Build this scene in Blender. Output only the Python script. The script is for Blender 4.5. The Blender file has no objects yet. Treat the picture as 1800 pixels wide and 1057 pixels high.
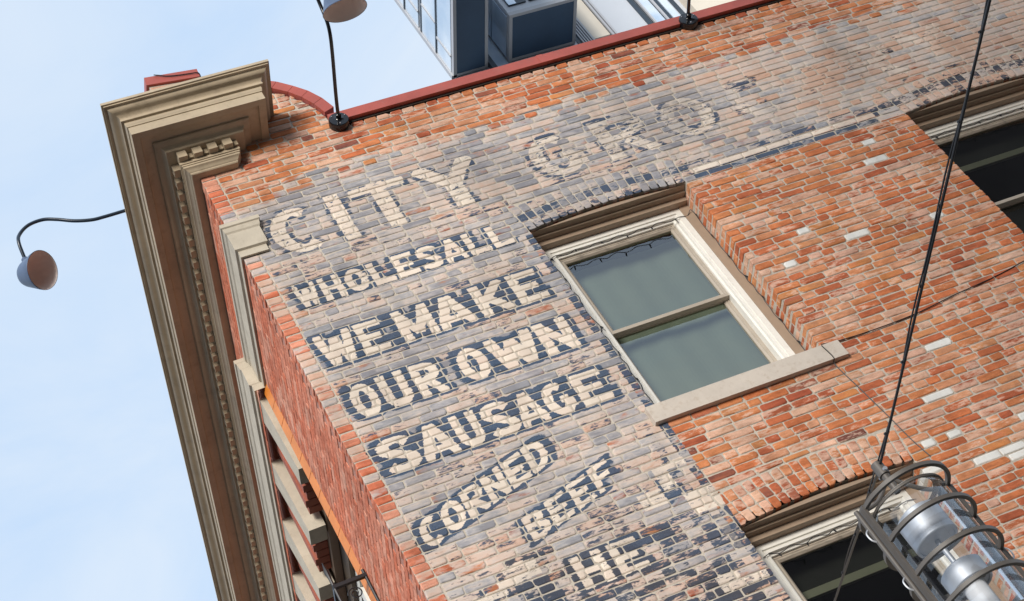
import bpy, bmesh, math, random
import numpy as np
from mathutils import Vector, Matrix
random.seed(7); rng = np.random.default_rng(11)
S = bpy.context.scene
COL = S.collection
rad = math.radians

# ------------------------------------------------------------------ camera, light, exposure
CAM = Vector((-2.63084, -9.5, 1.6))
RIGHT = Vector((0.90336804, -0.01130064, -0.42871724))
DOWN = Vector((-0.29287511, 0.71399723, -0.63594979))
FWD = Vector((0.31328956, 0.70005732, 0.6416926))
FPX = 3279.98
cd = bpy.data.cameras.new('camera'); cam = bpy.data.objects.new('camera', cd); COL.objects.link(cam)
cd.sensor_width = 36; cd.lens = FPX / 1800 * 36; cd.clip_end = 2000; cd.clip_start = 0.1
M = Matrix.Identity(4)
for i in range(3):
    M[i][0] = RIGHT[i]; M[i][1] = -DOWN[i]; M[i][2] = -FWD[i]; M[i][3] = CAM[i]
cam.matrix_world = M
S.camera = cam

SUN_DIR = Vector((-0.47, -0.80, 0.25)).normalized()      # towards the sun
SUN_EL = math.asin(SUN_DIR.z); SUN_AZ = math.atan2(SUN_DIR.x, SUN_DIR.y)
w = bpy.data.worlds.new("World"); S.world = w; w.use_nodes = True
nt = w.node_tree; nt.nodes.clear()
out = nt.nodes.new('ShaderNodeOutputWorld'); bg = nt.nodes.new('ShaderNodeBackground')
sky = nt.nodes.new('ShaderNodeTexSky'); sky.sky_type = 'NISHITA'; sky.sun_disc = False
sky.sun_elevation = SUN_EL; sky.sun_rotation = SUN_AZ; sky.dust_density = 2.5; sky.air_density = 1.0; sky.ozone_density = 1.5
veil = nt.nodes.new('ShaderNodeMix'); veil.data_type = 'RGBA'
veil.inputs['Factor'].default_value = 0.80
veil.inputs['B'].default_value = (6.5, 8.2, 10.4, 1)        # thin high cloud whitening the blue
wtc = nt.nodes.new('ShaderNodeTexCoord'); wmp = nt.nodes.new('ShaderNodeMapping'); wmp.inputs['Scale'].default_value = (2.2, 2.2, 5.5)
wnz = nt.nodes.new('ShaderNodeTexNoise'); wnz.inputs['Scale'].default_value = 1.6; wnz.inputs['Detail'].default_value = 7.; wnz.inputs['Roughness'].default_value = .58; wnz.inputs['Distortion'].default_value = .6
nt.links.new(wtc.outputs['Generated'], wmp.inputs['Vector']); nt.links.new(wmp.outputs[0], wnz.inputs['Vector'])
wrp = nt.nodes.new('ShaderNodeValToRGB'); wrp.color_ramp.elements[0].position = .36; wrp.color_ramp.elements[1].position = .70
wrp.color_ramp.elements[0].color = (.60, .77, 1.0, 1); wrp.color_ramp.elements[1].color = (.77, .875, 1.0, 1)
nt.links.new(wnz.outputs[0], wrp.inputs[0])
wsc = nt.nodes.new('ShaderNodeVectorMath'); wsc.operation = 'SCALE'; wsc.inputs['Scale'].default_value = 10.6; nt.links.new(wrp.outputs[0], wsc.inputs[0]); nt.links.new(wsc.outputs[0], veil.inputs['B'])
nt.links.new(sky.outputs[0], veil.inputs['A'])
nt.links.new(veil.outputs['Result'], bg.inputs[0]); bg.inputs[1].default_value = 0.097
nt.links.new(bg.outputs[0], out.inputs[0])
sd = bpy.data.lights.new('sun', 'SUN'); sd.energy = 3.2; sd.angle = rad(19); sd.color = (1.0, 0.95, 0.87)
sun = bpy.data.objects.new('sun', sd); COL.objects.link(sun)
sun.rotation_euler = SUN_DIR.to_track_quat('Z', 'Y').to_euler()
vs = S.view_settings; vs.view_transform = 'Standard'; vs.look = 'None'; vs.exposure = 0.18; vs.gamma = 1.0; vs.use_curve_mapping = False

# ------------------------------------------------------------------ helpers
ANG = 0.042
SX, SY = math.sin(ANG), math.cos(ANG)
def side(s, o, z): return (SX * s - SY * o, SY * s + SX * o, z)   # s along the street wall, o out from it
def project(p):
    q = Vector(p) - CAM
    d = q.dot(FWD)
    return 900 + FPX * q.dot(RIGHT) / d, 528.5 + FPX * q.dot(DOWN) / d, d

def tag(o, label, cat, group=None):
    o['label'] = label; o['category'] = cat
    if group: o['group'] = group
    return o
def empty(name, loc=(0, 0, 0), label=None, cat=None, group=None):
    o = bpy.data.objects.new(name, None); o.location = loc; o.empty_display_size = .2; COL.objects.link(o)
    if label: tag(o, label, cat, group)
    return o

class MB:
    def __init__(s): s.v = []; s.f = []; s.t = []; s.e = []
    def add(s, vs, fs, tint=None):
        b = len(s.v); s.v += [tuple(p) for p in vs]; s.f += [tuple(b + i for i in f) for f in fs]
        if tint is not None: s.t += [tint] * len(vs)
    def quad(s, a, b, c, d): s.add([a, b, c, d], [(0, 1, 2, 3)])
    def hexa(s, p):      # 8 points: 4 bottom ccw, 4 top ccw
        s.add(p, [(3, 2, 1, 0), (4, 5, 6, 7), (0, 1, 5, 4), (1, 2, 6, 5), (2, 3, 7, 6), (3, 0, 4, 7)])
    def box(s, x0, x1, y0, y1, z0, z1, T=None):
        p = [(x0, y0, z0), (x1, y0, z0), (x1, y1, z0), (x0, y1, z0), (x0, y0, z1), (x1, y0, z1), (x1, y1, z1), (x0, y1, z1)]
        s.hexa([T(*q) for q in p] if T else p)
    def sbox(s, s0, s1, o0, o1, z0, z1): s.box(s0, s1, o0, o1, z0, z1, side)
    def tube(s, pts, r, n=8, cap=True):
        pts = [Vector(p) for p in pts]; rings = []
        rr = r if isinstance(r, (list, tuple)) else [r] * len(pts)
        ref = None
        for i, p in enumerate(pts):
            d = (pts[min(i + 1, len(pts) - 1)] - pts[max(i - 1, 0)]).normalized()
            if ref is None: ref = d.orthogonal().normalized()
            u = (ref - d * ref.dot(d)).normalized(); ref = u; v = d.cross(u)
            rings.append([p + (u * math.cos(a) + v * math.sin(a)) * rr[i] for a in [2 * math.pi * k / n for k in range(n)]])
        b = len(s.v)
        for rg in rings: s.v += [tuple(q) for q in rg]
        for i in range(len(pts) - 1):
            for k in range(n):
                k2 = (k + 1) % n
                s.f.append((b + i * n + k, b + i * n + k2, b + (i + 1) * n + k2, b + (i + 1) * n + k))
        if cap:
            s.f.append(tuple(b + k for k in reversed(range(n)))); s.f.append(tuple(b + (len(pts) - 1) * n + k for k in range(n)))
    def lathe(s, prof, origin, axis, n=32, closed=False):
        axis = Vector(axis).normalized(); o = Vector(origin); u = axis.orthogonal().normalized(); v = axis.cross(u)
        b = len(s.v)
        for (r, h) in prof:
            for k in range(n):
                a = 2 * math.pi * k / n
                s.v.append(tuple(o + axis * h + (u * math.cos(a) + v * math.sin(a)) * r))
        m = len(prof)
        for i in range(m if closed else m - 1):
            j = (i + 1) % m
            for k in range(n):
                k2 = (k + 1) % n
                s.f.append((b + i * n + k, b + i * n + k2, b + j * n + k2, b + j * n + k))
    def build(s, name, mat, parent=None, smooth=False, loc=None, fix=True):
        vs = s.v
        if loc is not None: vs = [(x - loc[0], y - loc[1], z - loc[2]) for x, y, z in vs]
        me = bpy.data.meshes.new(name); me.from_pydata(vs, [], s.f)
        if s.t:
            a = me.attributes.new('tint', 'FLOAT_COLOR', 'POINT'); a.data.foreach_set('color', np.array(s.t, dtype=np.float32).ravel())
        if s.e:
            a = me.attributes.new('edge', 'FLOAT', 'POINT'); a.data.foreach_set('value', np.array(s.e, dtype=np.float32))
        me.materials.append(mat)
        if smooth:
            me.polygons.foreach_set('use_smooth', [True] * len(me.polygons))
            try: me.set_sharp_from_angle(angle=rad(40))
            except Exception: pass
        if fix:
            bm = bmesh.new(); bm.from_mesh(me); bmesh.ops.recalc_face_normals(bm, faces=bm.faces); bm.to_mesh(me); bm.free()
        o = bpy.data.objects.new(name, me); COL.objects.link(o)
        if loc is not None: o.location = loc
        if parent is not None: o.parent = parent
        return o

def bez(p, n=10):   # catmull-rom through points
    P = [Vector(q) for q in p]; P = [P[0] * 2 - P[1]] + P + [P[-1] * 2 - P[-2]]; r = []
    for i in range(1, len(P) - 2):
        for k in range(n):
            t = k / n; a, b, c, d = P[i - 1:i + 3]
            r.append(.5 * ((2 * b) + (c - a) * t + (2 * a - 5 * b + 4 * c - d) * t * t + (3 * b - a - 3 * c + d) * t ** 3))
    r.append(P[-2]); return r

# ------------------------------------------------------------------ materials
def nodes(name):
    m = bpy.data.materials.new(name); m.use_nodes = True; n = m.node_tree; p = n.nodes['Principled BSDF']
    return m, n, p
def N(n, t, **k):
    x = n.nodes.new(t)
    for a, b in k.items(): setattr(x, a, b)
    return x
def setin(x, **k):
    for a, b in k.items(): x.inputs[a].default_value = b
    return x
def simple(name, col, rough=.5, metal=0., var=.12, scale=6., bump=.0, bscale=60., spec=None, dirt=None):
    m, n, p = nodes(name)
    tc = N(n, 'ShaderNodeTexCoord')
    nz = setin(N(n, 'ShaderNodeTexNoise'), Scale=scale, Detail=6., Roughness=.65); n.links.new(tc.outputs['Object'], nz.inputs['Vector'])
    r = N(n, 'ShaderNodeValToRGB')
    r.color_ramp.elements[0].position = .3; r.color_ramp.elements[1].position = .72
    c = col
    r.color_ramp.elements[0].color = tuple(max(0, x * (1 - var)) for x in c) + (1,)
    r.color_ramp.elements[1].color = tuple(min(1, x * (1 + var)) for x in c) + (1,)
    n.links.new(nz.outputs[0], r.inputs[0]); src = r.outputs[0]
    if dirt:
        nz2 = setin(N(n, 'ShaderNodeTexNoise'), Scale=scale * 3.3, Detail=8., Roughness=.75); n.links.new(tc.outputs['Object'], nz2.inputs['Vector'])
        mr = setin(N(n, 'ShaderNodeMapRange'), **{'From Min': .52, 'From Max': .75, 'To Max': dirt[1]}); n.links.new(nz2.outputs[0], mr.inputs[0])
        mx = N(n, 'ShaderNodeMix', data_type='RGBA'); n.links.new(mr.outputs[0], mx.inputs['Factor']); n.links.new(src, mx.inputs['A'])
        mx.inputs['B'].default_value = dirt[0] + (1,); src = mx.outputs['Result']
    n.links.new(src, p.inputs['Base Color'])
    p.inputs['Roughness'].default_value = rough; p.inputs['Metallic'].default_value = metal
    if spec is not None: p.inputs['Specular IOR Level'].default_value = spec
    if bump:
        nb = setin(N(n, 'ShaderNodeTexNoise'), Scale=bscale, Detail=5.); n.links.new(tc.outputs['Object'], nb.inputs['Vector'])
        bp = setin(N(n, 'ShaderNodeBump'), Strength=bump, Distance=.006); n.links.new(nb.outputs[0], bp.inputs['Height']); n.links.new(bp.outputs[0], p.inputs['Normal'])
    return m

# ---- the painted sign as a generated map: R cream letters, G navy, B grey film, A warmth of the film
PX0, PX1, PZ0, PZ1, RES = -0.2, 8.4, 6.0, 13.6, 0.004
NW, NH = int(round((PX1 - PX0) / RES)), int(round((PZ1 - PZ0) / RES))
gx = PX0 + (np.arange(NW) + .5) * RES; gz = PZ0 + (np.arange(NH) + .5) * RES
PR = np.zeros((NH, NW), np.float32); PG = np.zeros_like(PR); PB = np.zeros_like(PR); PA = np.zeros_like(PR)

def sm(a, b, x):
    t = np.clip((x - a) / (b - a), 0, 1); return t * t * (3 - 2 * t)
def arc(cx, cy, rx, ry, a0, a1, n=10):
    return [(cx + rx * math.cos(rad(a0 + (a1 - a0) * i / n)), cy + ry * math.sin(rad(a0 + (a1 - a0) * i / n))) for i in range(n + 1)]
# strokes in a unit box (0..1, 0..1); t is the half stroke width in the x unit
def glyph(ch):
    a = .15; b = 1 - a; h = .11; g = 1 - h
    L = [(a, h), (a, g)]
    D = {
        'C': [arc(.5, .5, .5 - a, .5 - h, 55, 305, 18)],
        'G': [arc(.5, .5, .5 - a, .5 - h, 55, 345, 18), [(b, .18), (b, .46), (.56, .46)]],
        'I': [[(.5, 0), (.5, 1)]],
        'T': [[(.5, 0), (.5, 1)], [(0, g), (1, g)]],
        'Y': [[(.08, 1), (.5, .5), (.92, 1)], [(.5, 0), (.5, .5)]],
        'O': [arc(.5, .5, .5 - a, .5 - h, 0, 360, 24)],
        'W': [[(.08, 1), (.29, .05), (.5, .8), (.71, .05), (.92, 1)]],
        'H': [[(a, 0), (a, 1)], [(b, 0), (b, 1)], [(a, .5), (b, .5)]],
        'L': [[(a, 0), (a, 1)], [(a, h), (1, h)]],
        'E': [[(a, 0), (a, 1)], [(a, h), (1, h)], [(a, g), (1, g)], [(a, .5), (.85, .5)]],
        'F': [[(a, 0), (a, 1)], [(a, g), (1, g)], [(a, .5), (.85, .5)]],
        'S': [arc(.5, .73, .5 - a, .27 - h * .8, 20, 250, 12) + arc(.5, .27, .5 - a, .27 - h * .8, 70, -160, 12)],
        'A': [[(.06, 0), (.5, .98), (.94, 0)], [(.25, .27), (.75, .27)]],
        'M': [[(a * .9, 0), (a * .9, 1)], [(1 - a * .9, 0), (1 - a * .9, 1)], [(.13, .95), (.5, .2), (.87, .95)]],
        'K': [[(a, 0), (a, 1)], [(a, .36), (.92, 1)], [(.38, .55), (.93, 0)]],
        'U': [[(a, 1), (a, .38)] + arc(.5, .38, .5 - a, .38 - h, 180, 360, 12) + [(b, 1)]],
        'R': [[(a, 0), (a, 1)], [(a, g), (.55, g)] + arc(.55, .71, .45 - a, .29 - h, 90, -90, 10) + [(a, .42)], [(.5, .42), (.92, 0)]],
        'N': [[(a, 0), (a, 1)], [(b, 0), (b, 1)], [(.13, .95), (.87, .05)]],
        'B': [[(a, 0), (a, 1)], [(a, g), (.5, g)] + arc(.5, .74, .42 - a, .26 - h, 90, -90, 10) + [(a, .48)], [(.5, .48)] + arc(.5, .29, .5 - a, .29 - h, 90, -90, 10) + [(a, h)]],
        'D': [[(a, 0), (a, 1)], [(a, g), (.42, g)] + arc(.42, .5, .58 - a, .5 - h, 90, -90, 14) + [(a, h)]],
    }
    return D[ch]
def letter(ch, x0, x1, z0, z1, shear=0., strength=1., stroke=1., shadow=1.0, navy=1.0):
    """paint one block letter; shear lifts the baseline per metre of x"""
    W, H = x1 - x0, z1 - z0
    pad = .07
    i0, i1 = max(0, int((x0 - pad - PX0) / RES)), min(NW, int((x1 + pad - PX0) / RES) + 1)
    zl = z0 - pad; zh = z1 + pad + abs(shear) * W
    j0, j1 = max(0, int((zl - PZ0) / RES)), min(NH, int((zh - PZ0) / RES) + 1)
    X, Z = np.meshgrid(gx[i0:i1], gz[j0:j1])
    Z = Z - shear * (X - x0)
    U = X - x0; V = Z - z0
    d = np.full(U.shape, 9., np.float32)
    hw = .145 * W * stroke; hh = .080 * H * stroke
    if ch in 'WM': hw *= .70
    if ch in 'AKN': hw *= .85
    if ch == 'I': hw = min(.5 * W, hw * 2.2)
    for st in glyph(ch):
        for (ax, ay), (bx, by) in zip(st[:-1], st[1:]):
            ax, bx, ay, by = ax * W, bx * W, ay * H, by * H
            ux, uy = bx - ax, by - ay; l = math.hypot(ux, uy)
            if l < 1e-4: continue
            ux /= l; uy /= l
            # stroke half width: vertical strokes use hw, level strokes hh
            t = math.sqrt((hw * uy) ** 2 + (hh * ux) ** 2)
            px, py = U - ax, V - ay
            al = px * ux + py * uy; ac = np.abs(-px * uy + py * ux)
            cur = len(st) > 3
            e = np.maximum(np.maximum(-al, al - l) - (.006 if cur else 0.), 0)
            q = np.where(e > 0, np.maximum(ac - t, e), ac - t)
            d = np.minimum(d, q)
    # crop to the letter box so strokes finish square
    d = np.maximum(d, np.maximum(np.maximum(-U, U - W), np.maximum(-V, V - H)))
    R = np.clip(.5 - d / .012, 0, 1) * strength
    sl = (slice(j0, j1), slice(i0, i1))
    PR[sl] = np.maximum(PR[sl], R)
    hal = np.clip(1.25 - d / .085, 0, 1) * shadow * sm(-.050, -.002, V) * sm(H + .055, H + .004, V)
    PG[sl] = np.maximum(PG[sl], hal * navy)

XX, ZZ = np.meshgrid(gx, gz)
W1 = (2.067, 3.413, 8.960, 10.937)      # x0, x1, sill top, springing
W2 = (5.465, 6.811, 8.960, 10.937)
W3 = (2.067, 3.415, 5.823, 7.800)
RISE = 0.046
def arch_z(wn, x):      # intrados
    x0, x1, _, zs = wn; hwid = (x1 - x0) / 2; Rr = (hwid ** 2 + RISE ** 2) / (2 * RISE); cx = (x0 + x1) / 2
    return zs + RISE - Rr + np.sqrt(np.maximum(Rr ** 2 - (x - cx) ** 2, 0))
def wob(x, s=1., ph=0.): return .5 * np.sin(x * 2.3 * s + ph) + .3 * np.sin(x * 5.9 * s + 1.3 + ph) + .2 * np.sin(x * 13.1 * s + 4.1 + ph)
top = 12.24 + .05 * wob(XX) - np.where(XX < .45, .18, 0)
over_arch = np.zeros_like(PR, bool)
for wn in (W1, W2):
    over_arch |= (XX > wn[0] - .02) & (XX < wn[1] + .02)
rightlow = np.where((XX > 2.06), 10.93, 5.0)
painted = (ZZ < top) & (ZZ > rightlow)
leftblk = (XX < 2.06) & (ZZ < 11.36)
# film
PB[:] = np.where(painted, .90, 0.)
PB -= .45 * sm(12.0, 12.3, ZZ) * painted
fade = sm(2.6, 6.5, XX)
PA[:] = np.clip(.40 + .45 * fade + .15 * wob(XX + ZZ * 1.7, .9), 0, 1)
PA[leftblk] = np.clip(.45 + .2 * wob(XX[leftblk] * 1.3 + 2 * ZZ[leftblk]) , 0, 1)
low = sm(8.75, 8.0, ZZ) * (XX < 2.1)
PB = np.where(low > 0, PB * (1 - .06 * low), PB)
PA = PA + .22 * low
# street-face bricks at the corner keep mostly bare
corner = (XX < .125) & (ZZ < 11.95)
PB[corner] *= .52; PA[corner] = .8
PB[(XX >= .125) & (XX < .23) & (ZZ < 11.2)] *= .85
# general navy left in the sign block
PG[:] = np.where(painted, .22, 0.)
PG[leftblk & (XX > .14)] = .43
PG = np.where((ZZ > 12.0) & painted, .10, PG)
PG = np.where((ZZ > 11.36) & painted, .17 - .1 * fade, PG)
PG = np.where((low > 0), np.maximum(PG, .34 + .20 * low), PG)
PG[corner] = .02
PR[:] = 0
def word(txt, bounds, z0, z1, **k):
    for ch, (a, b) in zip(txt, bounds):
        if ch != ' ': letter(ch, a, b, z0, z1, **k)
word('CITY', [(.27, .70), (.74, .93), (.97, 1.43), (1.50, 2.02)], 11.40, 11.94, shadow=.58, strength=.645)
word('GRO', [(2.42, 2.86), (3.02, 3.47), (3.60, 4.05)], 11.38, 11.90, shadow=.56, strength=.51)
word('C', [(4.22, 4.66)], 11.38, 11.90, shadow=.5, strength=.43)
word('ERY', [(4.82, 5.22), (5.36, 5.82), (5.92, 6.42)], 11.38, 11.88, shadow=.40, strength=.455)
xs = np.linspace(.20, 1.94, 10)
word('WHOLESALE', [(xs[i] + .008, xs[i + 1] - .018) for i in range(9)], 10.86, 11.105, shadow=.82, stroke=1.25, strength=.82)
word('WEMAKE', [(.16, .43), (.46, .655), (.755, 1.03), (1.045, 1.315), (1.37, 1.63), (1.67, 1.90)], 10.225, 10.555, stroke=1.22)
word('OUROWN', [(.19, .375), (.41, .61), (.655, .855), (1.00, 1.205), (1.245, 1.60), (1.63, 1.88)], 9.685, 10.01, stroke=1.22)
word('SAUSAGE', [(.17, .43), (.45, .70), (.725, .905), (.94, 1.165), (1.175, 1.375), (1.395, 1.60), (1.635, 1.865)], 9.14, 9.455, stroke=1.22)
SH = .33
for i, ch in enumerate('CORNED'):
    x0 = .16 + i * .178
    letter(ch, x0, x0 + .163, 8.46 + SH * (x0 - .16), 8.70 + SH * (x0 - .16), shear=SH, stroke=1.2, strength=.9)
for i, ch in enumerate('BEEF'):
    x0 = .80 + i * .19
    letter(ch, x0, x0 + .165, 8.23 + SH * (x0 - .80), 8.45 + SH * (x0 - .80), shear=SH, stroke=1.2, shadow=.8, strength=.72)
word('HE', [(.93, 1.15), (1.19, 1.40)], 7.76, 8.03, stroke=1.2, shadow=.85, strength=.60)
# painted border line beside the windows and over the bare brick between them
def border(mask, val, ch): ch[mask] = np.maximum(ch[mask], val)
left_of = (XX > 1.945) & (XX < 2.008) & (ZZ < 10.9) & ((ZZ > 8.955) | (ZZ < 8.80))
border(left_of, .40, PR); PG[left_of] = .35
b1 = (XX >= 2.008) & (XX < 2.075) & (ZZ < 10.9); b2 = (XX > 1.885) & (XX <= 1.945) & (ZZ < 8.8)
border(b1, .60, PG); border(b2, .52, PG)
PB[b1] = .7
betw = (XX > 3.42) & (XX < 8.3)
lo = betw & (ZZ > 10.935) & (ZZ < 11.0) & ~((XX > W2[0]) & (XX < W2[1])); PG[lo] = .72; PR[lo] = 0
mid = betw & (ZZ >= 11.003) & (ZZ < 11.068) & ~((XX > W2[0] - .02) & (XX < W2[1] + .02)); PR[mid] = .50; PG[mid] = .3
hi = betw & (ZZ >= 11.07) & (ZZ < 11.14); PG[hi] = np.maximum(PG[hi], .56)
for wn in (W1, W2):
    az = arch_z(wn, XX); inx = (XX > wn[0] - .25) & (XX < wn[1] + .1)
    r1 = inx & (ZZ > az) & (ZZ < az + .048); PG[r1] = .50; PR[r1] = .0
    r2 = inx & (ZZ >= az + .048) & (ZZ < az + .112); PR[r2] = .34; PG[r2] = .42
    r3 = inx & (ZZ >= az + .112) & (ZZ < az + .38); PG[r3] = np.where((az[r3] + .20 > ZZ[r3]), .62, .44); PR[r3] = 0
PR[ZZ <= rightlow - .0] *= 1
prng = np.random.default_rng(5)
for _ in range(110):      # half lost lettering low on the wall: scraps of cream and near black
    cx_, cz_ = prng.uniform(.25, 2.0), prng.uniform(6.6, 8.62); w_, h_ = prng.uniform(.05, .13), .034 * prng.integers(1, 4)
    if cz_ > 8.12 + max(0, cx_ - 1.25) * .5 or (.82 < cx_ < 1.52 and cz_ > 7.68): continue
    mm = (np.abs(XX - cx_) < w_) & (np.abs(ZZ - cz_) < h_)
    if prng.random() < .34: PR[mm] = np.maximum(PR[mm], .53)
    else: PG[mm] = np.maximum(PG[mm], .66)
bare = (XX > 2.08) & (ZZ < 10.93); PR[bare] = 0; PG[bare] = 0; PB[bare] = 0
img = bpy.data.images.new('sign_paint', NW, NH, alpha=True, float_buffer=False)
img.colorspace_settings.name = 'Non-Color'; img.alpha_mode = 'CHANNEL_PACKED'
buf = np.stack([np.clip(PR, 0, 1), np.clip(PG, 0, 1), np.clip(PB, 0, 1), np.clip(PA, 0.004, 1)], -1).astype(np.float32)
img.pixels.foreach_set(buf.ravel()); img.update(); img.pack()

building = empty('brick_building', (0, 0, 0), 'old red brick corner building with a faded painted sign on its side wall', 'building')

def brick_material():
    m, n, p = nodes('painted_brick'); Lk = n.links.new
    tc = N(n, 'ShaderNodeTexCoord'); tc.object = building
    at = N(n, 'ShaderNodeAttribute', attribute_name='tint')
    sc = N(n, 'ShaderNodeSeparateColor'); Lk(at.outputs['Color'], sc.inputs[0])
    r1, r2, r3, kind = sc.outputs[0], sc.outputs[1], sc.outputs[2], at.outputs['Alpha']
    def math_(op, a, b=None, c=None):
        x = N(n, 'ShaderNodeMath', operation=op)
        for i, v in enumerate((a, b, c)):
            if v is None: continue
            if isinstance(v, (int, float)): x.inputs[i].default_value = v
            else: Lk(v, x.inputs[i])
        return x.outputs[0]
    def step(v, a, b, lo=0., hi=1.):
        x = N(n, 'ShaderNodeMapRange', interpolation_type='SMOOTHSTEP'); x.inputs['From Min'].default_value = a; x.inputs['From Max'].default_value = b
        x.inputs['To Min'].default_value = lo; x.inputs['To Max'].default_value = hi; Lk(v, x.inputs[0]); return x.outputs[0]
    def noise(vec, s, d=5., r=.6):
        x = setin(N(n, 'ShaderNodeTexNoise'), Scale=s, Detail=d, Roughness=r); Lk(vec, x.inputs['Vector']); return x.outputs[0]
    def mix(f, a, b):
        x = N(n, 'ShaderNodeMix', data_type='RGBA')
        if isinstance(f, (int, float)): x.inputs['Factor'].default_value = f
        else: Lk(f, x.inputs['Factor'])
        for k, v in (('A', a), ('B', b)):
            if isinstance(v, tuple): x.inputs[k].default_value = v + (1,)
            else: Lk(v, x.inputs[k])
        return x.outputs['Result']
    # each brick shifts the noise so that wear does not run on across joints
    off = N(n, 'ShaderNodeCombineXYZ'); Lk(math_('MULTIPLY', r1, 37.), off.inputs[0]); Lk(math_('MULTIPLY', r2, 23.), off.inputs[1]); Lk(math_('MULTIPLY', r3, 31.), off.inputs[2])
    va = N(n, 'ShaderNodeVectorMath', operation='ADD'); Lk(tc.outputs['Object'], va.inputs[0]); Lk(off.outputs[0], va.inputs[1])
    st = N(n, 'ShaderNodeVectorMath', operation='MULTIPLY'); Lk(va.outputs[0], st.inputs[0]); st.inputs[1].default_value = (.42, 1, 1.35)
    pos = va.outputs[0]; stk = st.outputs[0]
    nA = noise(stk, 13., 6., .62); nB = noise(stk, 38., 6., .7); nC = noise(pos, 150., 4., .6); nD = noise(tc.outputs['Object'], 1.3, 3., .5)
    # bare brick colour
    rp = N(n, 'ShaderNodeValToRGB'); e = rp.color_ramp.elements
    cols = [(0., (.36, .085, .042)), (.14, (.46, .125, .055)), (.36, (.54, .165, .064)), (.56, (.57, .21, .085)), (.76, (.60, .29, .17)), (.88, (.57, .22, .075)), (.95, (.42, .13, .07)), (1., (.17, .06, .045))]
    e[0].position, e[0].color = cols[0][0], cols[0][1] + (1,); e[1].position, e[1].color = cols[-1][0], cols[-1][1] + (1,)
    for q, c in cols[1:-1]:
        x = e.new(q); x.color = c + (1,)
    Lk(math_('ADD', r1, math_('MULTIPLY', math_('SUBTRACT', nA, .5), .22)), rp.inputs[0])
    pr = N(n, 'ShaderNodeValToRGB'); e = pr.color_ramp.elements
    e[0].color = (.60, .155, .075, 1); e[1].color = (.68, .31, .21, 1); x = e.new(.55); x.color = (.58, .18, .10, 1)
    Lk(r1, pr.inputs[0])
    kpress = math_('MULTIPLY', step(kind, .3, .35), step(kind, .75, .7))
    kwhite = step(kind, .85, .9)
    base = mix(kpress, rp.outputs[0], pr.outputs[0])
    # dark kiln marks and pale bloom
    base = mix(step(math_('ADD', nB, math_('MULTIPLY', nA, .4)), .78, .95, 0, .45), base, (.12, .045, .03))
    bloom = math_('ADD', math_('ADD', nA, math_('MULTIPLY', nB, .9)), math_('MULTIPLY', math_('SUBTRACT', r2, .5), .55))
    bl = math_('MULTIPLY', step(bloom, .99, 1.14, 0, .66), math_('SUBTRACT', 1., math_('MULTIPLY', kpress, .75)))
    base = mix(bl, base, (.62, .43, .33))
    tone = N(n, 'ShaderNodeVectorMath', operation='SCALE'); Lk(base, tone.inputs[0])
    Lk(math_('MULTIPLY', step(nA, .30, .70, .80, 1.20), step(math_('ADD', math_('MULTIPLY', nB, .6), math_('MULTIPLY', nC, .4)), .32, .66, .80, 1.20)), tone.inputs['Scale'])
    base = tone.outputs[0]
    ed = N(n, 'ShaderNodeAttribute', attribute_name='edge')
    sv = math_('ADD', math_('MULTIPLY', ed.outputs['Fac'], .62), math_('ADD', math_('MULTIPLY', math_('SUBTRACT', nB, .5), 1.5), math_('MULTIPLY', math_('SUBTRACT', nA, .5), .9)))
    smear = math_('MULTIPLY', step(sv, .46, .68, 0, .80), math_('SUBTRACT', 1., math_('MULTIPLY', kpress, .6)))
    base = mix(smear, base, (.56, .475, .39))
    # paint map with a slightly ragged edge
    sp = N(n, 'ShaderNodeSeparateXYZ'); Lk(tc.outputs['Object'], sp.inputs[0])
    jx = math_('MULTIPLY', math_('SUBTRACT', nB, .5), .045); jz = math_('MULTIPLY', math_('SUBTRACT', nC, .5), .014)
    uu = math_('DIVIDE', math_('SUBTRACT', math_('ADD', sp.outputs[0], jx), PX0), PX1 - PX0)
    vv = math_('DIVIDE', math_('SUBTRACT', math_('ADD', sp.outputs[2], jz), PZ0), PZ1 - PZ0)
    cb = N(n, 'ShaderNodeCombineXYZ'); Lk(uu, cb.inputs[0]); Lk(vv, cb.inputs[1])
    im = N(n, 'ShaderNodeTexImage', image=img, extension='CLIP', interpolation='Linear'); Lk(cb.outputs[0], im.inputs[0])
    ic = N(n, 'ShaderNodeSeparateColor'); Lk(im.outputs['Color'], ic.inputs[0])
    mR, mG, mB, mA = ic.outputs[0], ic.outputs[1], ic.outputs[2], im.outputs['Alpha']
    face = step(sp.outputs[1], .035, .015)         # the paint lies on the sign wall's face only
    # grey film
    fv = math_('ADD', mB, math_('ADD', math_('MULTIPLY', math_('SUBTRACT', r2, .5), .66), math_('MULTIPLY', math_('SUBTRACT', nA, .5), 1.25)))
    film = math_('MULTIPLY', math_('MULTIPLY', step(fv, .33, .62, 0, .93), step(mB, .02, .06)), face)
    hue = math_('ADD', mA, math_('ADD', math_('MULTIPLY', math_('SUBTRACT', r3, .5), .80), math_('ADD', math_('MULTIPLY', math_('SUBTRACT', nA, .5), 1.1), math_('MULTIPLY', math_('SUBTRACT', nB, .5), .9))))
    fr = N(n, 'ShaderNodeValToRGB'); e = fr.color_ramp.elements
    e[0].position, e[0].color = .05, (.25, .262, .29, 1); e[1].position, e[1].color = 1., (.60, .39, .29, 1)
    for q, c in ((.27, (.37, .37, .385)), (.44, (.48, .44, .415)), (.64, (.60, .495, .43))):
        x = e.new(q); x.color = c + (1,)
    Lk(hue, fr.inputs[0])
    col = mix(film, base, fr.outputs[0])
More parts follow.
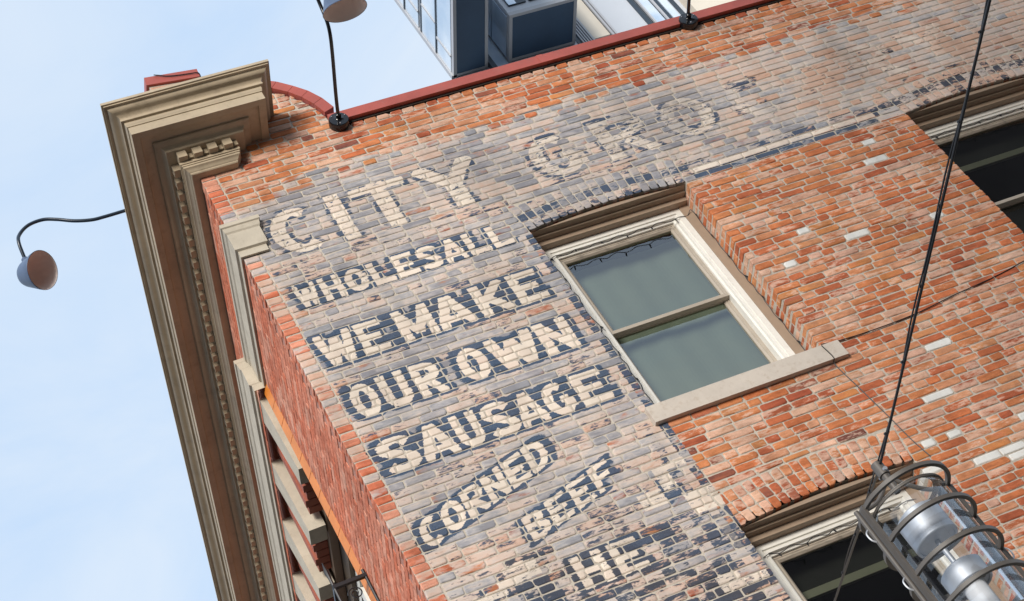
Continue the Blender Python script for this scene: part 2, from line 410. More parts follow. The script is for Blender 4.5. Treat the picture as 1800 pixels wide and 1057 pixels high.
    # navy
    nv = math_('ADD', mG, math_('ADD', math_('MULTIPLY', math_('SUBTRACT', r3, .5), .26), math_('ADD', math_('MULTIPLY', math_('SUBTRACT', nA, .5), .75), math_('MULTIPLY', math_('SUBTRACT', nB, .5), .75))))
    nvf = math_('MULTIPLY', math_('MULTIPLY', step(nv, .53, .64, 0, .95), step(mG, .04, .09)), face)
    nr = mix(step(nC, .35, .7), (.030, .056, .105), (.070, .112, .18))
    nr = mix(math_('MULTIPLY', step(mA, .5, .85), .7), nr, (.035, .040, .050))
    col = mix(nvf, col, nr)
    # cream lettering with flakes
    cr = math_('SUBTRACT', mR, math_('ADD', math_('MULTIPLY', step(math_('ADD', nA, math_('MULTIPLY', math_('SUBTRACT', r1, .5), .14)), .61, .84), .70), math_('MULTIPLY', step(nB, .55, .72), .58)))
    cr = math_('ADD', cr, math_('MULTIPLY', math_('SUBTRACT', nD, .5), .35))
    crf = math_('MULTIPLY', step(cr, .38, .56, 0, .96), face)
    ccol = mix(math_('MULTIPLY', nD, math_('ADD', .2, r2)), (.78, .68, .57), (.66, .52, .43))
    col = mix(crf, col, ccol)
    col = mix(math_('MULTIPLY', kwhite, step(nB, .72, .6)), col, (.76, .74, .70))
    # soot and pits
    col = mix(step(nC, .64, .80, 0, .35), col, (.07, .055, .05))
    # weather stains that run over bricks and paint alike
    rn = N(n, 'ShaderNodeVectorMath', operation='MULTIPLY'); Lk(tc.outputs['Object'], rn.inputs[0]); rn.inputs[1].default_value = (5., 5., .8)
    nS = noise(rn.outputs[0], 1., 5., .6)
    wt = N(n, 'ShaderNodeVectorMath', operation='SCALE'); Lk(col, wt.inputs[0])
    Lk(math_('MULTIPLY', step(nD, .35, .65, .90, 1.05), step(nS, .30, .62, .84, 1.04)), wt.inputs['Scale']); col = wt.outputs[0]
    Lk(col, p.inputs['Base Color']); p.inputs['Roughness'].default_value = .86; p.inputs['Specular IOR Level'].default_value = .25
    hgt = math_('ADD', math_('ADD', math_('MULTIPLY', nB, .7), math_('MULTIPLY', nC, .35)), math_('MULTIPLY', math_('ADD', crf, nvf), .12))
    bp = setin(N(n, 'ShaderNodeBump'), Strength=.55, Distance=.005); Lk(hgt, bp.inputs['Height']); Lk(bp.outputs[0], p.inputs['Normal'])
    return m
BRICK = brick_material()
MORTAR = simple('mortar', (.52, .46, .385), .95, var=.16, scale=9., bump=.8, bscale=130., dirt=((.20, .16, .12), .62))  # random dirt, deepened to stand in for shadow lines in open joints
RMORTAR = simple('red_mortar', (.42, .20, .15), .95, var=.2, scale=9., bump=.6, bscale=120.)
STONE = simple('limestone', (.50, .44, .35), .85, var=.12, scale=5., bump=.35, bscale=90., dirt=((.26, .21, .15), .35))
SILLM = simple('sill_stone', (.56, .49, .42), .85, var=.08, scale=6., bump=.2, bscale=90., dirt=((.36, .27, .19), .65))
CORN = simple('cornice_paint', (.47, .38, .265), .52, var=.14, scale=2.2, bump=.12, bscale=34., dirt=((.20, .15, .10), .5))
COPE = simple('coping_metal', (.40, .085, .062), .5, var=.16, scale=3.5, bump=.1, bscale=12., dirt=((.30, .12, .10), .5))
WHITE = simple('window_white', (.80, .775, .715), .45, var=.05, scale=8., dirt=((.5, .43, .34), .25))
TAUPE = simple('sash_taupe', (.42, .36, .29), .5, var=.06, scale=8.)
BROWN = simple('trim_brown', (.36, .265, .19), .55, var=.08, scale=7., dirt=((.24, .17, .11), .3))
SHADOWM = simple('coping_shadow_strip', (.03, .022, .018), .9, var=.1, scale=6.)  # near-black colour of the painted shadow line below the coping
DARKT = simple('trim_dark', (.105, .075, .05), .6, var=.1, scale=6.)
BLACKM = simple('black_enamel', (.008, .008, .010), .12, var=.1, scale=5.)
CABLE = simple('black_cable', (.014, .014, .016), .45, var=.2, scale=30.)
BLUEM = simple('lamp_blue', (.075, .11, .19), .38, var=.1, scale=4.)
ARMM = simple('lamp_arm', (.018, .03, .05), .3, var=.1, scale=5.)
LINER = simple('lamp_liner', (.86, .75, .70), .4, var=.06, scale=5.)
BRONZE = simple('lantern_bronze', (.105, .093, .083), .5, var=.12, scale=9.)
STEEL = simple('brushed_steel', (.50, .515, .55), .54, var=.10, scale=14., metal=.6)
OPAL = simple('opal_tube', (.72, .72, .74), .35, var=.03, scale=5.)
TERRA = simple('glazed_terracotta', (.68, .215, .032), .4, var=.14, scale=7., bump=.2, bscale=70.)
IRON = simple('wrought_iron', (.012, .012, .014), .4, var=.1, scale=10.)
PAVE = simple('pavement', (.06, .057, .053), .9, var=.12, scale=.6, bump=.3, bscale=30.)
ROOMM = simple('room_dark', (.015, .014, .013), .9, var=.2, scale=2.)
RAILM = simple('blind_rail', (.22, .21, .16), .7, var=.1, scale=3.)
BLIND = simple('blind_cloth', (.20, .23, .185), .8, var=.05, scale=3.)
TFRAME = simple('tower_frame', (.42, .43, .46), .45, var=.04, scale=.4)
TNAVY = simple('tower_soffit', (.030, .075, .145), .6, var=.10, scale=.5, bump=.2, bscale=6.)
TPANEL = simple('tower_panel', (.50, .53, .58), .5, var=.04, scale=.3)
TCREAM = simple('tower_cream', (.66, .60, .51), .8, var=.05, scale=.3)
TDARK = simple('tower_dark', (.03, .045, .065), .4, var=.1, scale=.5)
OPPM = simple('opposite_brick', (.09, .075, .07), .9, var=.2, scale=.5)

def glass_mat(name, tint, gloss=.14, rough=.015, ripple=.02):
    m, n, p = nodes(name); n.nodes.remove(p)
    o = n.nodes['Material Output']; t = N(n, 'ShaderNodeBsdfTransparent'); t.inputs[0].default_value = tint + (1,)
    g = N(n, 'ShaderNodeBsdfGlossy'); g.inputs['Roughness'].default_value = rough; g.inputs['Color'].default_value = (1, 1, 1, 1)
    f = setin(N(n, 'ShaderNodeFresnel'), IOR=1.5); a = N(n, 'ShaderNodeMath', operation='MULTIPLY_ADD'); n.links.new(f.outputs[0], a.inputs[0]); a.inputs[1].default_value = .9; a.inputs[2].default_value = gloss
    a.use_clamp = True
    tc = N(n, 'ShaderNodeTexCoord'); nz = setin(N(n, 'ShaderNodeTexNoise'), Scale=2.2, Detail=2.); n.links.new(tc.outputs['Object'], nz.inputs['Vector'])
    bp = setin(N(n, 'ShaderNodeBump'), Strength=ripple, Distance=.3); n.links.new(nz.outputs[0], bp.inputs['Height']); n.links.new(bp.outputs[0], g.inputs['Normal'])
    mx = N(n, 'ShaderNodeMixShader'); n.links.new(a.outputs[0], mx.inputs[0]); n.links.new(t.outputs[0], mx.inputs[1]); n.links.new(g.outputs[0], mx.inputs[2])
    n.links.new(mx.outputs[0], o.inputs[0]); return m
PANE = glass_mat('window_glass', (.76, .81, .76), .12, .015, .006)
LGLASS = glass_mat('lantern_glass', (.93, .95, .97), .03, .02, .0)
def tower_glass():
    m, n, p = nodes('tower_glass'); p.inputs['Base Color'].default_value = (.55, .66, .78, 1); p.inputs['Metallic'].default_value = .35; p.inputs['Roughness'].default_value = .08
    tc = N(n, 'ShaderNodeTexCoord'); nz = setin(N(n, 'ShaderNodeTexNoise'), Scale=.35, Detail=2.); n.links.new(tc.outputs['Object'], nz.inputs['Vector'])
    r = N(n, 'ShaderNodeValToRGB'); r.color_ramp.elements[0].color = (.50, .62, .76, 1); r.color_ramp.elements[1].color = (.76, .83, .90, 1); r.color_ramp.elements[0].position = .38; r.color_ramp.elements[1].position = .62
    n.links.new(nz.outputs[0], r.inputs[0]); n.links.new(r.outputs[0], p.inputs['Base Color'])
    return m
TGLASS = tower_glass()

# ------------------------------------------------------------------ ground, unseen building added across the alley
g = MB(); g.quad((-900, -900, 0), (900, -900, 0), (900, 900, 0), (-900, 900, 0))
go = g.build('ground', PAVE); go['kind'] = 'structure'
opp = empty('added_opposite_building', (8, -24, 0), 'unseen dark brick building added across the alley for the window panes to mirror', 'building')  # never in view; added so the panes reflect dark walls instead of sky
b = MB(); b.box(-14, 13.2, -4, 4, 0, 20.4); b.build('low_wing', OPPM, opp)
b = MB(); b.box(13.4, 45, -4, 4, 0, 34); b.build('high_wing', OPPM, opp)

# ------------------------------------------------------------------ brick wall of the sign
P = 0.0683
Z_REF = 8.122
def brick_geo(mb, quad, yf, depth, kind=0., rnd=None, bev=.0034, jit=.0030, T=None):
    """one brick: quad = 4 (a,z) corners ccw seen from the front, yf its face, depth into the wall"""
    T = T or (lambda a, y, z: (a, y, z))
    q = [Vector((c[0], c[1])) for c in quad]; cen = sum(q, Vector((0, 0))) / 4
    outl = []
    for i in range(4):
        p0, p1, p2 = q[i - 1], q[i], q[(i + 1) % 4]
        c1 = random.uniform(.05, .14) if random.random() > .12 else random.uniform(.15, .3)
        lim = min((p1 - p0).length, (p2 - p1).length)
        cut = min(c1 * .075, lim * .3)
        a = p1 + (p0 - p1).normalized() * cut; bb = p1 + (p2 - p1).normalized() * cut
        outl += [a + Vector((random.uniform(-jit, jit), random.uniform(-jit, jit))), bb + Vector((random.uniform(-jit, jit), random.uniform(-jit, jit)))]
    n = len(outl); vs = []
    tilt = random.uniform(-.012, .012), random.uniform(-.02, .02)
    for p in outl:
        d = (cen - p); d = d / max(d.length, 1e-4); ins = bev * random.uniform(1.4, 2.9)
        pi = p + Vector((math.copysign(ins, d.x) if abs(d.x) > .15 else 0, math.copysign(ins, d.y) if abs(d.y) > .1 else 0))
        vs.append(T(pi.x, yf + tilt[0] * (pi.x - cen.x) + tilt[1] * (pi.y - cen.y), pi.y))
    for p in outl: vs.append(T(p.x, yf + bev * .8 + random.uniform(0, .0018), p.y))
    for p in outl: vs.append(T(p.x, yf + depth, p.y))
    fs = [tuple(range(n))]
    for i in range(n):
        j = (i + 1) % n
        fs.append((i, n + i, n + j, j)); fs.append((n + i, 2 * n + i, 2 * n + j, n + j))
    mb.e += [0.] * n + ([1.] * (2 * n) if depth < .05 else [.62] * n + [.25] * n)
    if rnd is None: rnd = (random.random(), random.random(), random.random())
    mb.add(vs, fs, (rnd[0], rnd[1], rnd[2], kind))

def arch_poly(wn, n=16, extra=0.):
    x0, x1, _, zs = wn; return [(x, float(arch_z(wn, x)) + extra) for x in np.linspace(x0, x1, n + 1)]
RING_T = .097; NR = 3
def arch_frame(wn):
    x0, x1, _, zs = wn; hw = (x1 - x0) / 2; Rr = (hw * hw + RISE * RISE) / (2 * RISE); cx = (x0 + x1) / 2; cz = zs + RISE - Rr
    return cx, cz, Rr, math.asin(hw / Rr)
WINS = [W1, W2, W3]
def in_arch(wn, x, z, m=0.):
    cx, cz, Rr, th = arch_frame(wn); dx, dz = x - cx, z - cz; r = math.hypot(dx, dz); a = math.atan2(dx, dz)
    return abs(a) < th + .012 and Rr - m < r < Rr + RING_T * NR + .004

COPE_Z = 12.725; ARCX = 0.45
def wall_top(x):    # the parapet sweeps up to the corner pier
    px_ = [0., .30, .58, .76, .885, .988, 1.066, 1.125, 1.165, 1.17]; pz_ = [13.53, 13.53, 13.50, 13.43, 13.345, 13.245, 13.135, 13.01, 12.87, COPE_Z - .020]
    return float(np.interp(x, px_, pz_))

front_wall = None
# mortar sheet with openings
def front_sheet():
    mb = MB(); yb = .0062
    xs = sorted(set([0.0, .30, .58, .76, .885, .988, 1.066, 1.125, 1.165, 1.171] + [9.6] + [v for wn in WINS for v in (wn[0] - .004, wn[1] + .004)]))
    zlev = sorted(set([0.0] + [v for wn in WINS for v in (wn[2] - .02, wn[3])]))
    def strip(xa, xb, za, zb):
        if zb > za + 1e-5: mb.quad((xa, yb, za), (xb, yb, za), (xb, yb, zb), (xa, yb, zb))
    for xa, xb in zip(xs[:-1], xs[1:]):
        xm = (xa + xb) / 2
        holes = sorted([(wn[2] - .02, wn) for wn in WINS if wn[0] - .01 < xm < wn[1] + .01], key=lambda t: t[0])
        za = 0.
        for zb, wn in holes:
            strip(xa, xb, za, zb)
            # arch: fan of quads from intrados up to a level line
            pts = arch_poly((wn[0] - .004, wn[1] + .004, wn[2], wn[3]))
            ztop = wn[3] + RISE + .03
            for (ax, az), (bx, bz) in zip(pts[:-1], pts[1:]):
                mb.quad((ax, yb, az + .004), (bx, yb, bz + .004), (bx, yb, ztop), (ax, yb, ztop))
                mb.quad((ax, yb, az + .004), (ax, .24, az + .004), (bx, .24, bz + .004), (bx, yb, bz + .004))
            za = ztop
        ta, tb = wall_top(xa + 1e-4) - .03, wall_top(xb - 1e-4) - .03
        mb.quad((xa, yb, za), (xb, yb, za), (xb, yb, tb), (xa, yb, ta))
    for wn in WINS:
        for x, sgn in ((wn[0] - .004, 1), (wn[1] + .004, -1)):
            mb.quad((x, yb, wn[2] - .02), (x, .24, wn[2] - .02), (x, .24, wn[3] + .004), (x, yb, wn[3] + .004))
    return mb.build('front_wall', MORTAR, building)
front_wall = front_sheet()

bricks = []     # (quad, face y, depth, kind, rnd)
def add_brick(q, yf=None, depth=.02, kind=0., rnd=None):
    bricks.append((q, random.uniform(-.0026, .0016) if yf is None else yf, depth, kind, rnd))
CAPX, CAPZ0, CAPZ1 = .235, 11.55, 11.90
k0 = int((6.0 - Z_REF) / P) - 1; k1 = int((13.8 - Z_REF) / P) + 1
def vis(x, z, mx=260):
    u, v, d = project((x, 0, z)); return -mx < u < 1800 + mx and -mx < v < 1057 + mx
for k in range(k0, k1 + 1):
    za, zb = Z_REF + k * P, Z_REF + (k + 1) * P
    j = .0052
    z0, z1 = za + j + random.uniform(-.0012, .0012), zb - j + random.uniform(-.0012, .0012)
    zm = (z0 + z1) / 2
    x = 0.0
    row_header = (k % 7 == 3)
    low = zm < CAPZ0 + .02
    first = True; idx = 0
    while x < 8.6:
        if first:
            L = .117; first = False
        elif idx == 1:
            L = .117 if k % 2 else .222
        elif row_header: L = random.gauss(.108, .004)
        else:
            L = random.gauss(.213, .006)
            if random.random() < .07: L = random.gauss(.112, .006)
            if random.random() < .03: L *= 1.12
        if idx == 2 and not row_header and k % 2 == 0: L = .215
        for wn in WINS:
            if wn[2] - .17 < zm < wn[3]:
                l_, h_ = (wn[0] + .0043, wn[1] - .0043) if zm > wn[2] else (wn[0] - .084, wn[1] + .118)
                if x < l_ - .001 and -.001 < l_ - (x + L) < .065: L = l_ - x
                if x < h_ - .001 and x + L > l_ and -.065 < h_ - (x + L) < .03: L = h_ - x
        idx += 1
        xa, xb = x, x + L; x = xb
        # cut at the openings
        segs = [(xa, xb)]; fit = []
        for wn in WINS:
            if wn[2] - .17 < zm < wn[3]:
                lo_, hi_ = (wn[0], wn[1]) if zm > wn[2] else (wn[0] - .088, wn[1] + .122)
                new = []
                for a, c in segs:
                    if c <= lo_ + .001 or a >= hi_ - .001: new.append((a, c))
                    else:
                        if a < lo_: new.append((a, lo_ + .0043))
                        if c > hi_: new.append((hi_ - .0043, c))
                segs = new
            elif zm < wn[3] + RISE + RING_T * NR + .06 and zm > wn[3] - .01:
                fit.append(wn)
        for a, c in segs:
            if c - a < .03: continue
            xm = (a + c) / 2
            if not vis(xm, zm): continue
            if a < CAPX and CAPZ0 < zm < CAPZ1: 
                a = max(a, CAPX - .01)
                if c - a < .03: continue
            jj = .0050
            aa, cc = (a + (0 if a == 0 else jj), c - jj)
            kind = 0.
            rnd = [random.random() for _ in range(3)]
            if a == 0.0: 
                kind = .5
            if xm > 3.45 and zm < 10.9 or (zm < 8.75 and xm > 2.15):
                pw = .040 + (.09 if (xm > 3.0 and zm < 7.9 and xm < 4.6) else 0)
                if random.random() < pw and (c - a < .13 or (xm > 3.0 and zm < 7.9) or random.random() < .3): kind = 1.
            bare_zone = (xm > 2.06 and zm < 10.93) or zm > 12.22
            if xm > 3.42 and zm < 10.93: rnd[0] = min(1, rnd[0] * .86 + .08)
            depth = .02
            for wn in WINS:
                if wn[2] < zm < wn[3] and (abs(c - .0043 - wn[0]) < .012 or abs(a + .0043 - wn[1]) < .012): depth = .095
            if a == 0.0: depth = .09
            wa_, wc_ = wall_top(aa) - .006, wall_top(cc) - .006
            if max(wa_, wc_) < z0 + .012: continue
            if min(wa_, wc_) >= z1: quads = [[(aa, z0), (cc, z0), (cc, z1), (aa, z1)]]
            else:
                okx = [xx for xx in np.linspace(aa, cc, 31) if wall_top(xx) - .006 > z0 + .012]
                if len(okx) < 4: continue
                aa, cc = float(okx[0]), float(okx[-1]); full = [xx for xx in okx if wall_top(xx) - .006 >= z1]
                ta_, tc_ = min(z1, wall_top(aa) - .006), min(z1, wall_top(cc) - .006)
                if full and cc - full[-1] > .03 and full[-1] - aa > .03:
                    fx = float(full[-1]); quads = [[(aa, z0), (fx, z0), (fx, z1), (aa, z1)], [(fx + .002, z0), (cc, z0), (cc, tc_), (fx + .002, z1)]]
                else: quads = [[(aa, z0), (cc, z0), (cc, tc_), (aa, ta_)]]
            for wn in fit:
                cx, cz, Rr, th = arch_frame(wn); Ro = Rr + RING_T * NR + .004; B = Ro * math.sin(th); zco = cz + Ro * math.cos(th); nq = []
                for q in quads:
                    xl, xr = q[0][0], q[1][0]
                    if xr < cx - B - .002 or xl > cx + B + .002:
                        lim = [min(B, math.tan(th) * (zz - cz)) + .008 for zz in (z0, z1)]
                        if xr <= cx: q = [q[0], (min(q[1][0], cx - lim[0]), z0), (min(q[2][0], cx - lim[1]), z1), q[3]]
                        else: q = [(max(q[0][0], cx + lim[0]), z0), q[1], q[2], (max(q[3][0], cx + lim[1]), z1)]
                        nq.append(q); continue
                    if xl < cx - B:      # part left of the springer
                        lim = [min(B, math.tan(th) * (zz - cz)) + .008 for zz in (z0, z1)]
                        if cx - max(lim) - xl > .02: nq.append([q[0], (cx - lim[0], z0), (cx - lim[1], z1), q[3]])
                        xl = cx - B + .004
                    right = None
                    if xr > cx + B:
                        lim = [min(B, math.tan(th) * (zz - cz)) + .008 for zz in (z0, z1)]
                        if xr - cx - max(lim) > .02: right = [(cx + lim[0], z0), q[1], q[2], (cx + lim[1], z1)]
                        xr = cx + B - .004
                    zb_ = lambda xx: max(z0, cz + math.sqrt(max(Ro * Ro - (xx - cx) ** 2, 0)) + .006)
                    if xr - xl > .02:
                        ba_, bc_ = zb_(xl), zb_(xr)
                        if max(z1 - ba_, z1 - bc_) > .016:
                            # shorten where the curve closes the course
                            xs_ = np.linspace(xl, xr, 25); okx = [xx for xx in xs_ if z1 - zb_(xx) > .010]
                            if okx and okx[-1] - okx[0] > .02:
                                nq.append([(okx[0], zb_(okx[0])), (okx[-1], zb_(okx[-1])), (okx[-1], z1), (okx[0], z1)])
                    if right: nq.append(right)
                quads = nq
            for q in quads:
                if min(q[1][0] - q[0][0], q[2][0] - q[3][0]) > .012: add_brick(q, None, depth, kind, list(rnd) if len(quads) == 1 else [random.random() for _ in range(3)])
            if depth == .095:      # second half of the reveal behind the facing brick
                inn = random.random() < .5
                xr = (aa, aa + .05) if abs(a + .0043 - wn[1]) < .3 and a > 2.5 else (cc - .05, cc)
                for wn2 in WINS:
                    if abs(a + .0043 - wn2[1]) < .012: xr = (aa + random.uniform(-.001, .003), aa + .05)
                    if abs(c - .0043 - wn2[0]) < .012: xr = (cc - .05, cc + random.uniform(-.003, .001))
                add_brick([(xr[0], z0 + .001), (xr[1], z0 + .001), (xr[1], z1 - .001), (xr[0], z1 - .001)], .105, .085, kind, [random.random() for _ in range(3)])
# arches: three rowlock rings
for wn in WINS:
    cx, cz, Rr, th = arch_frame(wn)
    for ring in range(NR):
        ra, rb = Rr + ring * RING_T + .003, Rr + (ring + 1) * RING_T - .005
        cnt = int(round(2 * th * (ra + .05) / .0735)); 
        for i in range(cnt):
            a0 = -th + 2 * th * i / cnt + .0047 / ra; a1 = -th + 2 * th * (i + 1) / cnt - .0047 / ra
            q = [(cx + math.sin(a0) * ra, cz + math.cos(a0) * ra), (cx + math.sin(a1) * ra, cz + math.cos(a1) * ra), (cx + math.sin(a1) * rb, cz + math.cos(a1) * rb), (cx + math.sin(a0) * rb, cz + math.cos(a0) * rb)]
            if not vis(q[0][0], q[0][1]): continue
            rnd = [random.random() for _ in range(3)]; rnd[1] = min(1, rnd[1] * .7 + .35)
            add_brick(q, None, .20 if ring == 0 else .02, 0., rnd)
# the 300 that show largest are objects of their own
def shown_area(q):
    pts = [project((a, 0, z)) for a, z in q]
    u = sum(p[0] for p in pts) / 4; v = sum(p[1] for p in pts) / 4
    if not (8 < u < 1792 and 8 < v < 1049): return 0
    # behind the lantern
    if v > 880 - (u - 1500) * .3 and u > 1505 + (v - 900) * .75 and u < 1665 + (v - 857) * .86 and v > 820: return 0
    s = 0
    for i in range(4):
        s += pts[i][0] * pts[(i + 1) % 4][1] - pts[(i + 1) % 4][0] * pts[i][1]
    return abs(s) / 2
order = sorted(range(len(bricks)), key=lambda i: -shown_area(bricks[i][0]) if bricks[i][1] < .1 else 0)
solo = set(order[:299])
rest = MB()
for i, (q, yf, dep, kind, rnd) in enumerate(bricks):
    if i in solo:
        mb = MB(); brick_geo(mb, q, yf, dep, kind, rnd)
        c = (sum(a for a, _ in q) / 4, 0., sum(z for _, z in q) / 4)
        mb.build('brick', BRICK, front_wall, loc=c)
    else: brick_geo(rest, q, yf, dep, kind, rnd)
ro = rest.build('brick', BRICK, front_wall); ro['kind'] = 'stuff'

# ------------------------------------------------------------------ street wall (seen at a glancing angle)
ST_O0, ST_O1, ST_TOP, ST_BOT = 1.5, 5.0, 11.54, 7.4      # window opening along the street wall
BAND0, BAND1 = 11.545, 11.90
mb = MB()
for a, c, z0, z1 in ((0.004, ST_O0, 0, 12.56), (ST_O0, ST_O1, ST_TOP, 12.56), (ST_O0, ST_O1, 0, ST_BOT), (ST_O1, 14, 0, 12.56)):
    mb.quad(side(a, -.006, z0), side(c, -.006, z0), side(c, -.006, z1), side(a, -.006, z1))
mb.quad(side(ST_O0, 0 - .006, ST_TOP), side(ST_O1, -.006, ST_TOP), side(ST_O1, -.5, ST_TOP), side(ST_O0, -.5, ST_TOP))
mb.quad(side(ST_O1, -.006, ST_BOT), side(ST_O1, -.5, ST_BOT), side(ST_O1, -.5, ST_TOP), side(ST_O1, -.006, ST_TOP))
street_wall = mb.build('street_wall', RMORTAR, building)
mb = MB()
TS = lambda a, y, z: side(a, -y, z)
for k in range(k0, k1):
    z0, z1 = Z_REF + k * P + .0028, Z_REF + (k + 1) * P - .0028; zm = (z0 + z1) / 2
    if zm > 12.5: break
    if BAND0 < zm < BAND1: continue
    x = .095 if k % 2 else .205
    while x < 7.5:
        L = .2155; a, c = x + .002, x + L - .002; x += L
        if zm < ST_TOP and zm > ST_BOT and c > ST_O0:
            if a > ST_O0 - .05: continue
            c = ST_O0 - .11
            if c - a < .03: continue
        u, v, d = project(side((a + c) / 2, 0, zm))
        if not (-200 < u < 2000 and -200 < v < 1300): continue
        brick_geo(mb, [(a, z0), (c, z0), (c, z1), (a, z1)], random.uniform(-.0006, .0014), .014, .5, None, bev=.0014, jit=.0007, T=TS)
so = mb.build('brick', BRICK, street_wall); so['kind'] = 'stuff'

# glazed blocks on the jamb of the street window
zt = ST_TOP
for i in range(14):
    z1 = zt - i * .2; z0 = z1 - .194
    mb = MB()
    a, c = ST_O0 - .115, ST_O0 + .005
    mb.hexa([side(a, .0, z0), side(c - .02, .03, z0), side(c, -.1, z0), side(a, -.1, z0), side(a, .0, z1), side(c - .02, .03, z1), side(c, -.1, z1), side(a, -.1, z1)])
    mb.build('terracotta_block', TERRA, street_wall)
# stone blocks with red brick soldiers between them over the street window
RV = simple('red_voussoir', (.34, .095, .055), .7, var=.2, scale=12., bump=.3)
for i in range(4):
    a = 1.58 + i * .78
    mb = MB()
    mb.hexa([side(a, -.10, 10.76), side(a + .19, -.10, 10.76), side(a + .19, .045, 10.76), side(a, .045, 10.76),
             side(a - .04, -.10, 11.545), side(a + .23, -.10, 11.545), side(a + .23, .075, 11.545), side(a - .04, .075, 11.545)])
    mb.build('keystone', STONE, street_wall)
    for q in range(5):
        mb = MB(); s0 = a + .245 + q * .096
        mb.sbox(s0, s0 + .084, -.12, -.012 + .02 * (q % 2), 10.86, 11.54); mb.build('voussoir', RV, street_wall)
# stone string course: profile swept round the corner, stepping out over the street window
def sweep(path_fn, prof, closed_ends=True, name='moulding', mat=STONE, parent=None, smooth=False):
    """path_fn(p, i) gives plan points for a profile offset p; prof is a list of (offset, z)"""
    mb = MB(); npl = len(path_fn(0.))
    for (p, z) in prof: mb.v += [(q[0], q[1], z) for q in path_fn(p)]
    for i in range(len(prof) - 1):
        for k in range(npl - 1):
            mb.f.append((i * npl + k, i * npl + k + 1, (i + 1) * npl + k + 1, (i + 1) * npl + k))
    if closed_ends:
        mb.f.append(tuple(i * npl for i in range(len(prof)))); mb.f.append(tuple(i * npl + npl - 1 for i in reversed(range(len(prof)))))
    return mb.build(name, mat, parent, smooth)
def corner(p): return (-(p + p * SX) / SY, -p)
def sxy(s, o): q = side(s, o, 0); return (q[0], q[1])
def band_path(p):
    return [(CAPX - .05 + p, .0), (CAPX - .05 + p, -p), corner(p), sxy(1.42 - p * .2, p)]
bprof = [(0., BAND0), (.018, BAND0), (.018, BAND0 + .065), (.036, BAND0 + .075), (.036, BAND0 + .255), (.045, BAND0 + .27), (.052, BAND0 + .31), (.062, BAND0 + .318), (.062, BAND0 + .355), (0., BAND0 + .36)]
sweep(band_path, bprof, True, 'string_course', STONE, building)
def band_path2(p): return [sxy(1.43 - p * .25, -.01), sxy(1.43 - p * .25, p + .085), sxy(4.75 + p * .2, p + .085), sxy(4.75 + p * .2, p * .5 - .01)]
def band_path3(p): return [sxy(4.8, p), sxy(12., p)]
sweep(band_path3, bprof, True, 'string_course', STONE, building)
sweep(band_path2, [(a * 1.0, z + (.02 if i > 5 else 0)) for i, (a, z) in enumerate(bprof)], False, 'string_course', STONE, building)

# street window in its recess
swin = MB(); swin.sbox(ST_O0 + .02, ST_O1 - .02, -.42, -.20, 10.60, 10.852)
swo = swin.build('window', DARKT, building)
mb = MB()
for a, c, z0, z1 in ((ST_O0 + .02, ST_O0 + .14, ST_BOT, 10.595), (ST_O1 - .14, ST_O1 - .02, ST_BOT, 10.595), (ST_O0 + .15, ST_O1 - .15, 10.505, 10.595), (2.98, 3.10, ST_BOT, 10.50)):
    mb.sbox(a, c, -.36, -.24, z0, z1)
mb.build('frame', WHITE, swo)
mb = MB(); mb.quad(side(ST_O0 + .14, -.31, ST_BOT), side(ST_O1 - .14, -.31, ST_BOT), side(ST_O1 - .14, -.31, 10.505), side(ST_O0 + .14, -.31, 10.505)); mb.build('pane', simple('street_pane', (.02, .03, .035), .08, var=.1, scale=2.), swo)
mb = MB(); mb.sbox(ST_O0 + .006, ST_O1 - .006, -.195, -.125, 10.80, 11.53); mb.build('head_board', BROWN, swo)

# ------------------------------------------------------------------ cornice
cprof = [(0., 12.537), (.06, 12.537), (.067, 12.545), (.067, 12.556), (.074, 12.560), (.080, 12.570), (.090, 12.583), (.101, 12.590), (.103, 12.606), (.109, 12.609), (.109, 12.622), (.117, 12.626), (.117, 12.650),
         (.085, 12.651), (.085, 12.726), (.186, 12.727), (.192, 12.734), (.192, 12.748), (.198, 12.752), (.205, 12.764), (.222, 12.774), (.248, 12.779), (.259, 12.786), (.259, 12.800), (.266, 12.802), (.336, 12.802), (.343, 12.799), (.350, 12.782), (.407, 12.780),
         (.407, 12.868), (.414, 12.870), (.417, 12.888), (.421, 12.894), (.421, 12.920), (.441, 12.924), (.441, 12.946), (.436, 12.950), (.436, 12.957),
         (.441, 12.966), (.450, 12.977), (.462, 12.987), (.476, 12.994), (.489, 13.002), (.500, 13.012), (.506, 13.023), (.507, 13.029), (.531, 13.030), (.531, 13.043), (.543, 13.045), (.543, 13.072), (0., 13.10)]
def cpath(p): return [(.25 + p, .004), (.25 + p, -p), corner(p), sxy(16., p)]
cornice = sweep(cpath, cprof, True, 'cornice', CORN, building, smooth=True)
def dentil_box(mb, a0, a1, o0, o1, z0, z1, T): mb.box(a0, a1, o0, o1, z0, z1, T)
FT = lambda a, o, z: (a, -o, z)
nd = 0
dm_front = None
for kk in range(4):
    a = -.118 + kk * .1225
    mb = MB(); dentil_box(mb, a, a + .072, .084, .168, 12.653, 12.7255, FT); mb.build('dentil', CORN, cornice)
    if kk < 4:
        mb = MB(); dentil_box(mb, a + .074, a + .120, .084, .128, 12.668, 12.7255, FT); mb.build('dentil_filler', CORN, cornice)
first_d = None
base_me = {}
for kk in range(90):
    s0 = -.055 + kk * .1245
    for nm, (a0, a1, o1, z0) in (('dentil', (0., .072, .168, 12.653)), ('dentil_filler', (.074, .1225, .128, 12.668))):
        if nm not in base_me:
            mb = MB(); dentil_box(mb, a0, a1, .084, o1, z0, 12.7255, side); o = mb.build(nm, CORN, cornice); base_me[nm] = o.data
        else:
            o = bpy.data.objects.new(nm, base_me[nm]); COL.objects.link(o); o.parent = cornice
        o.location = (SX * s0, SY * s0, 0)
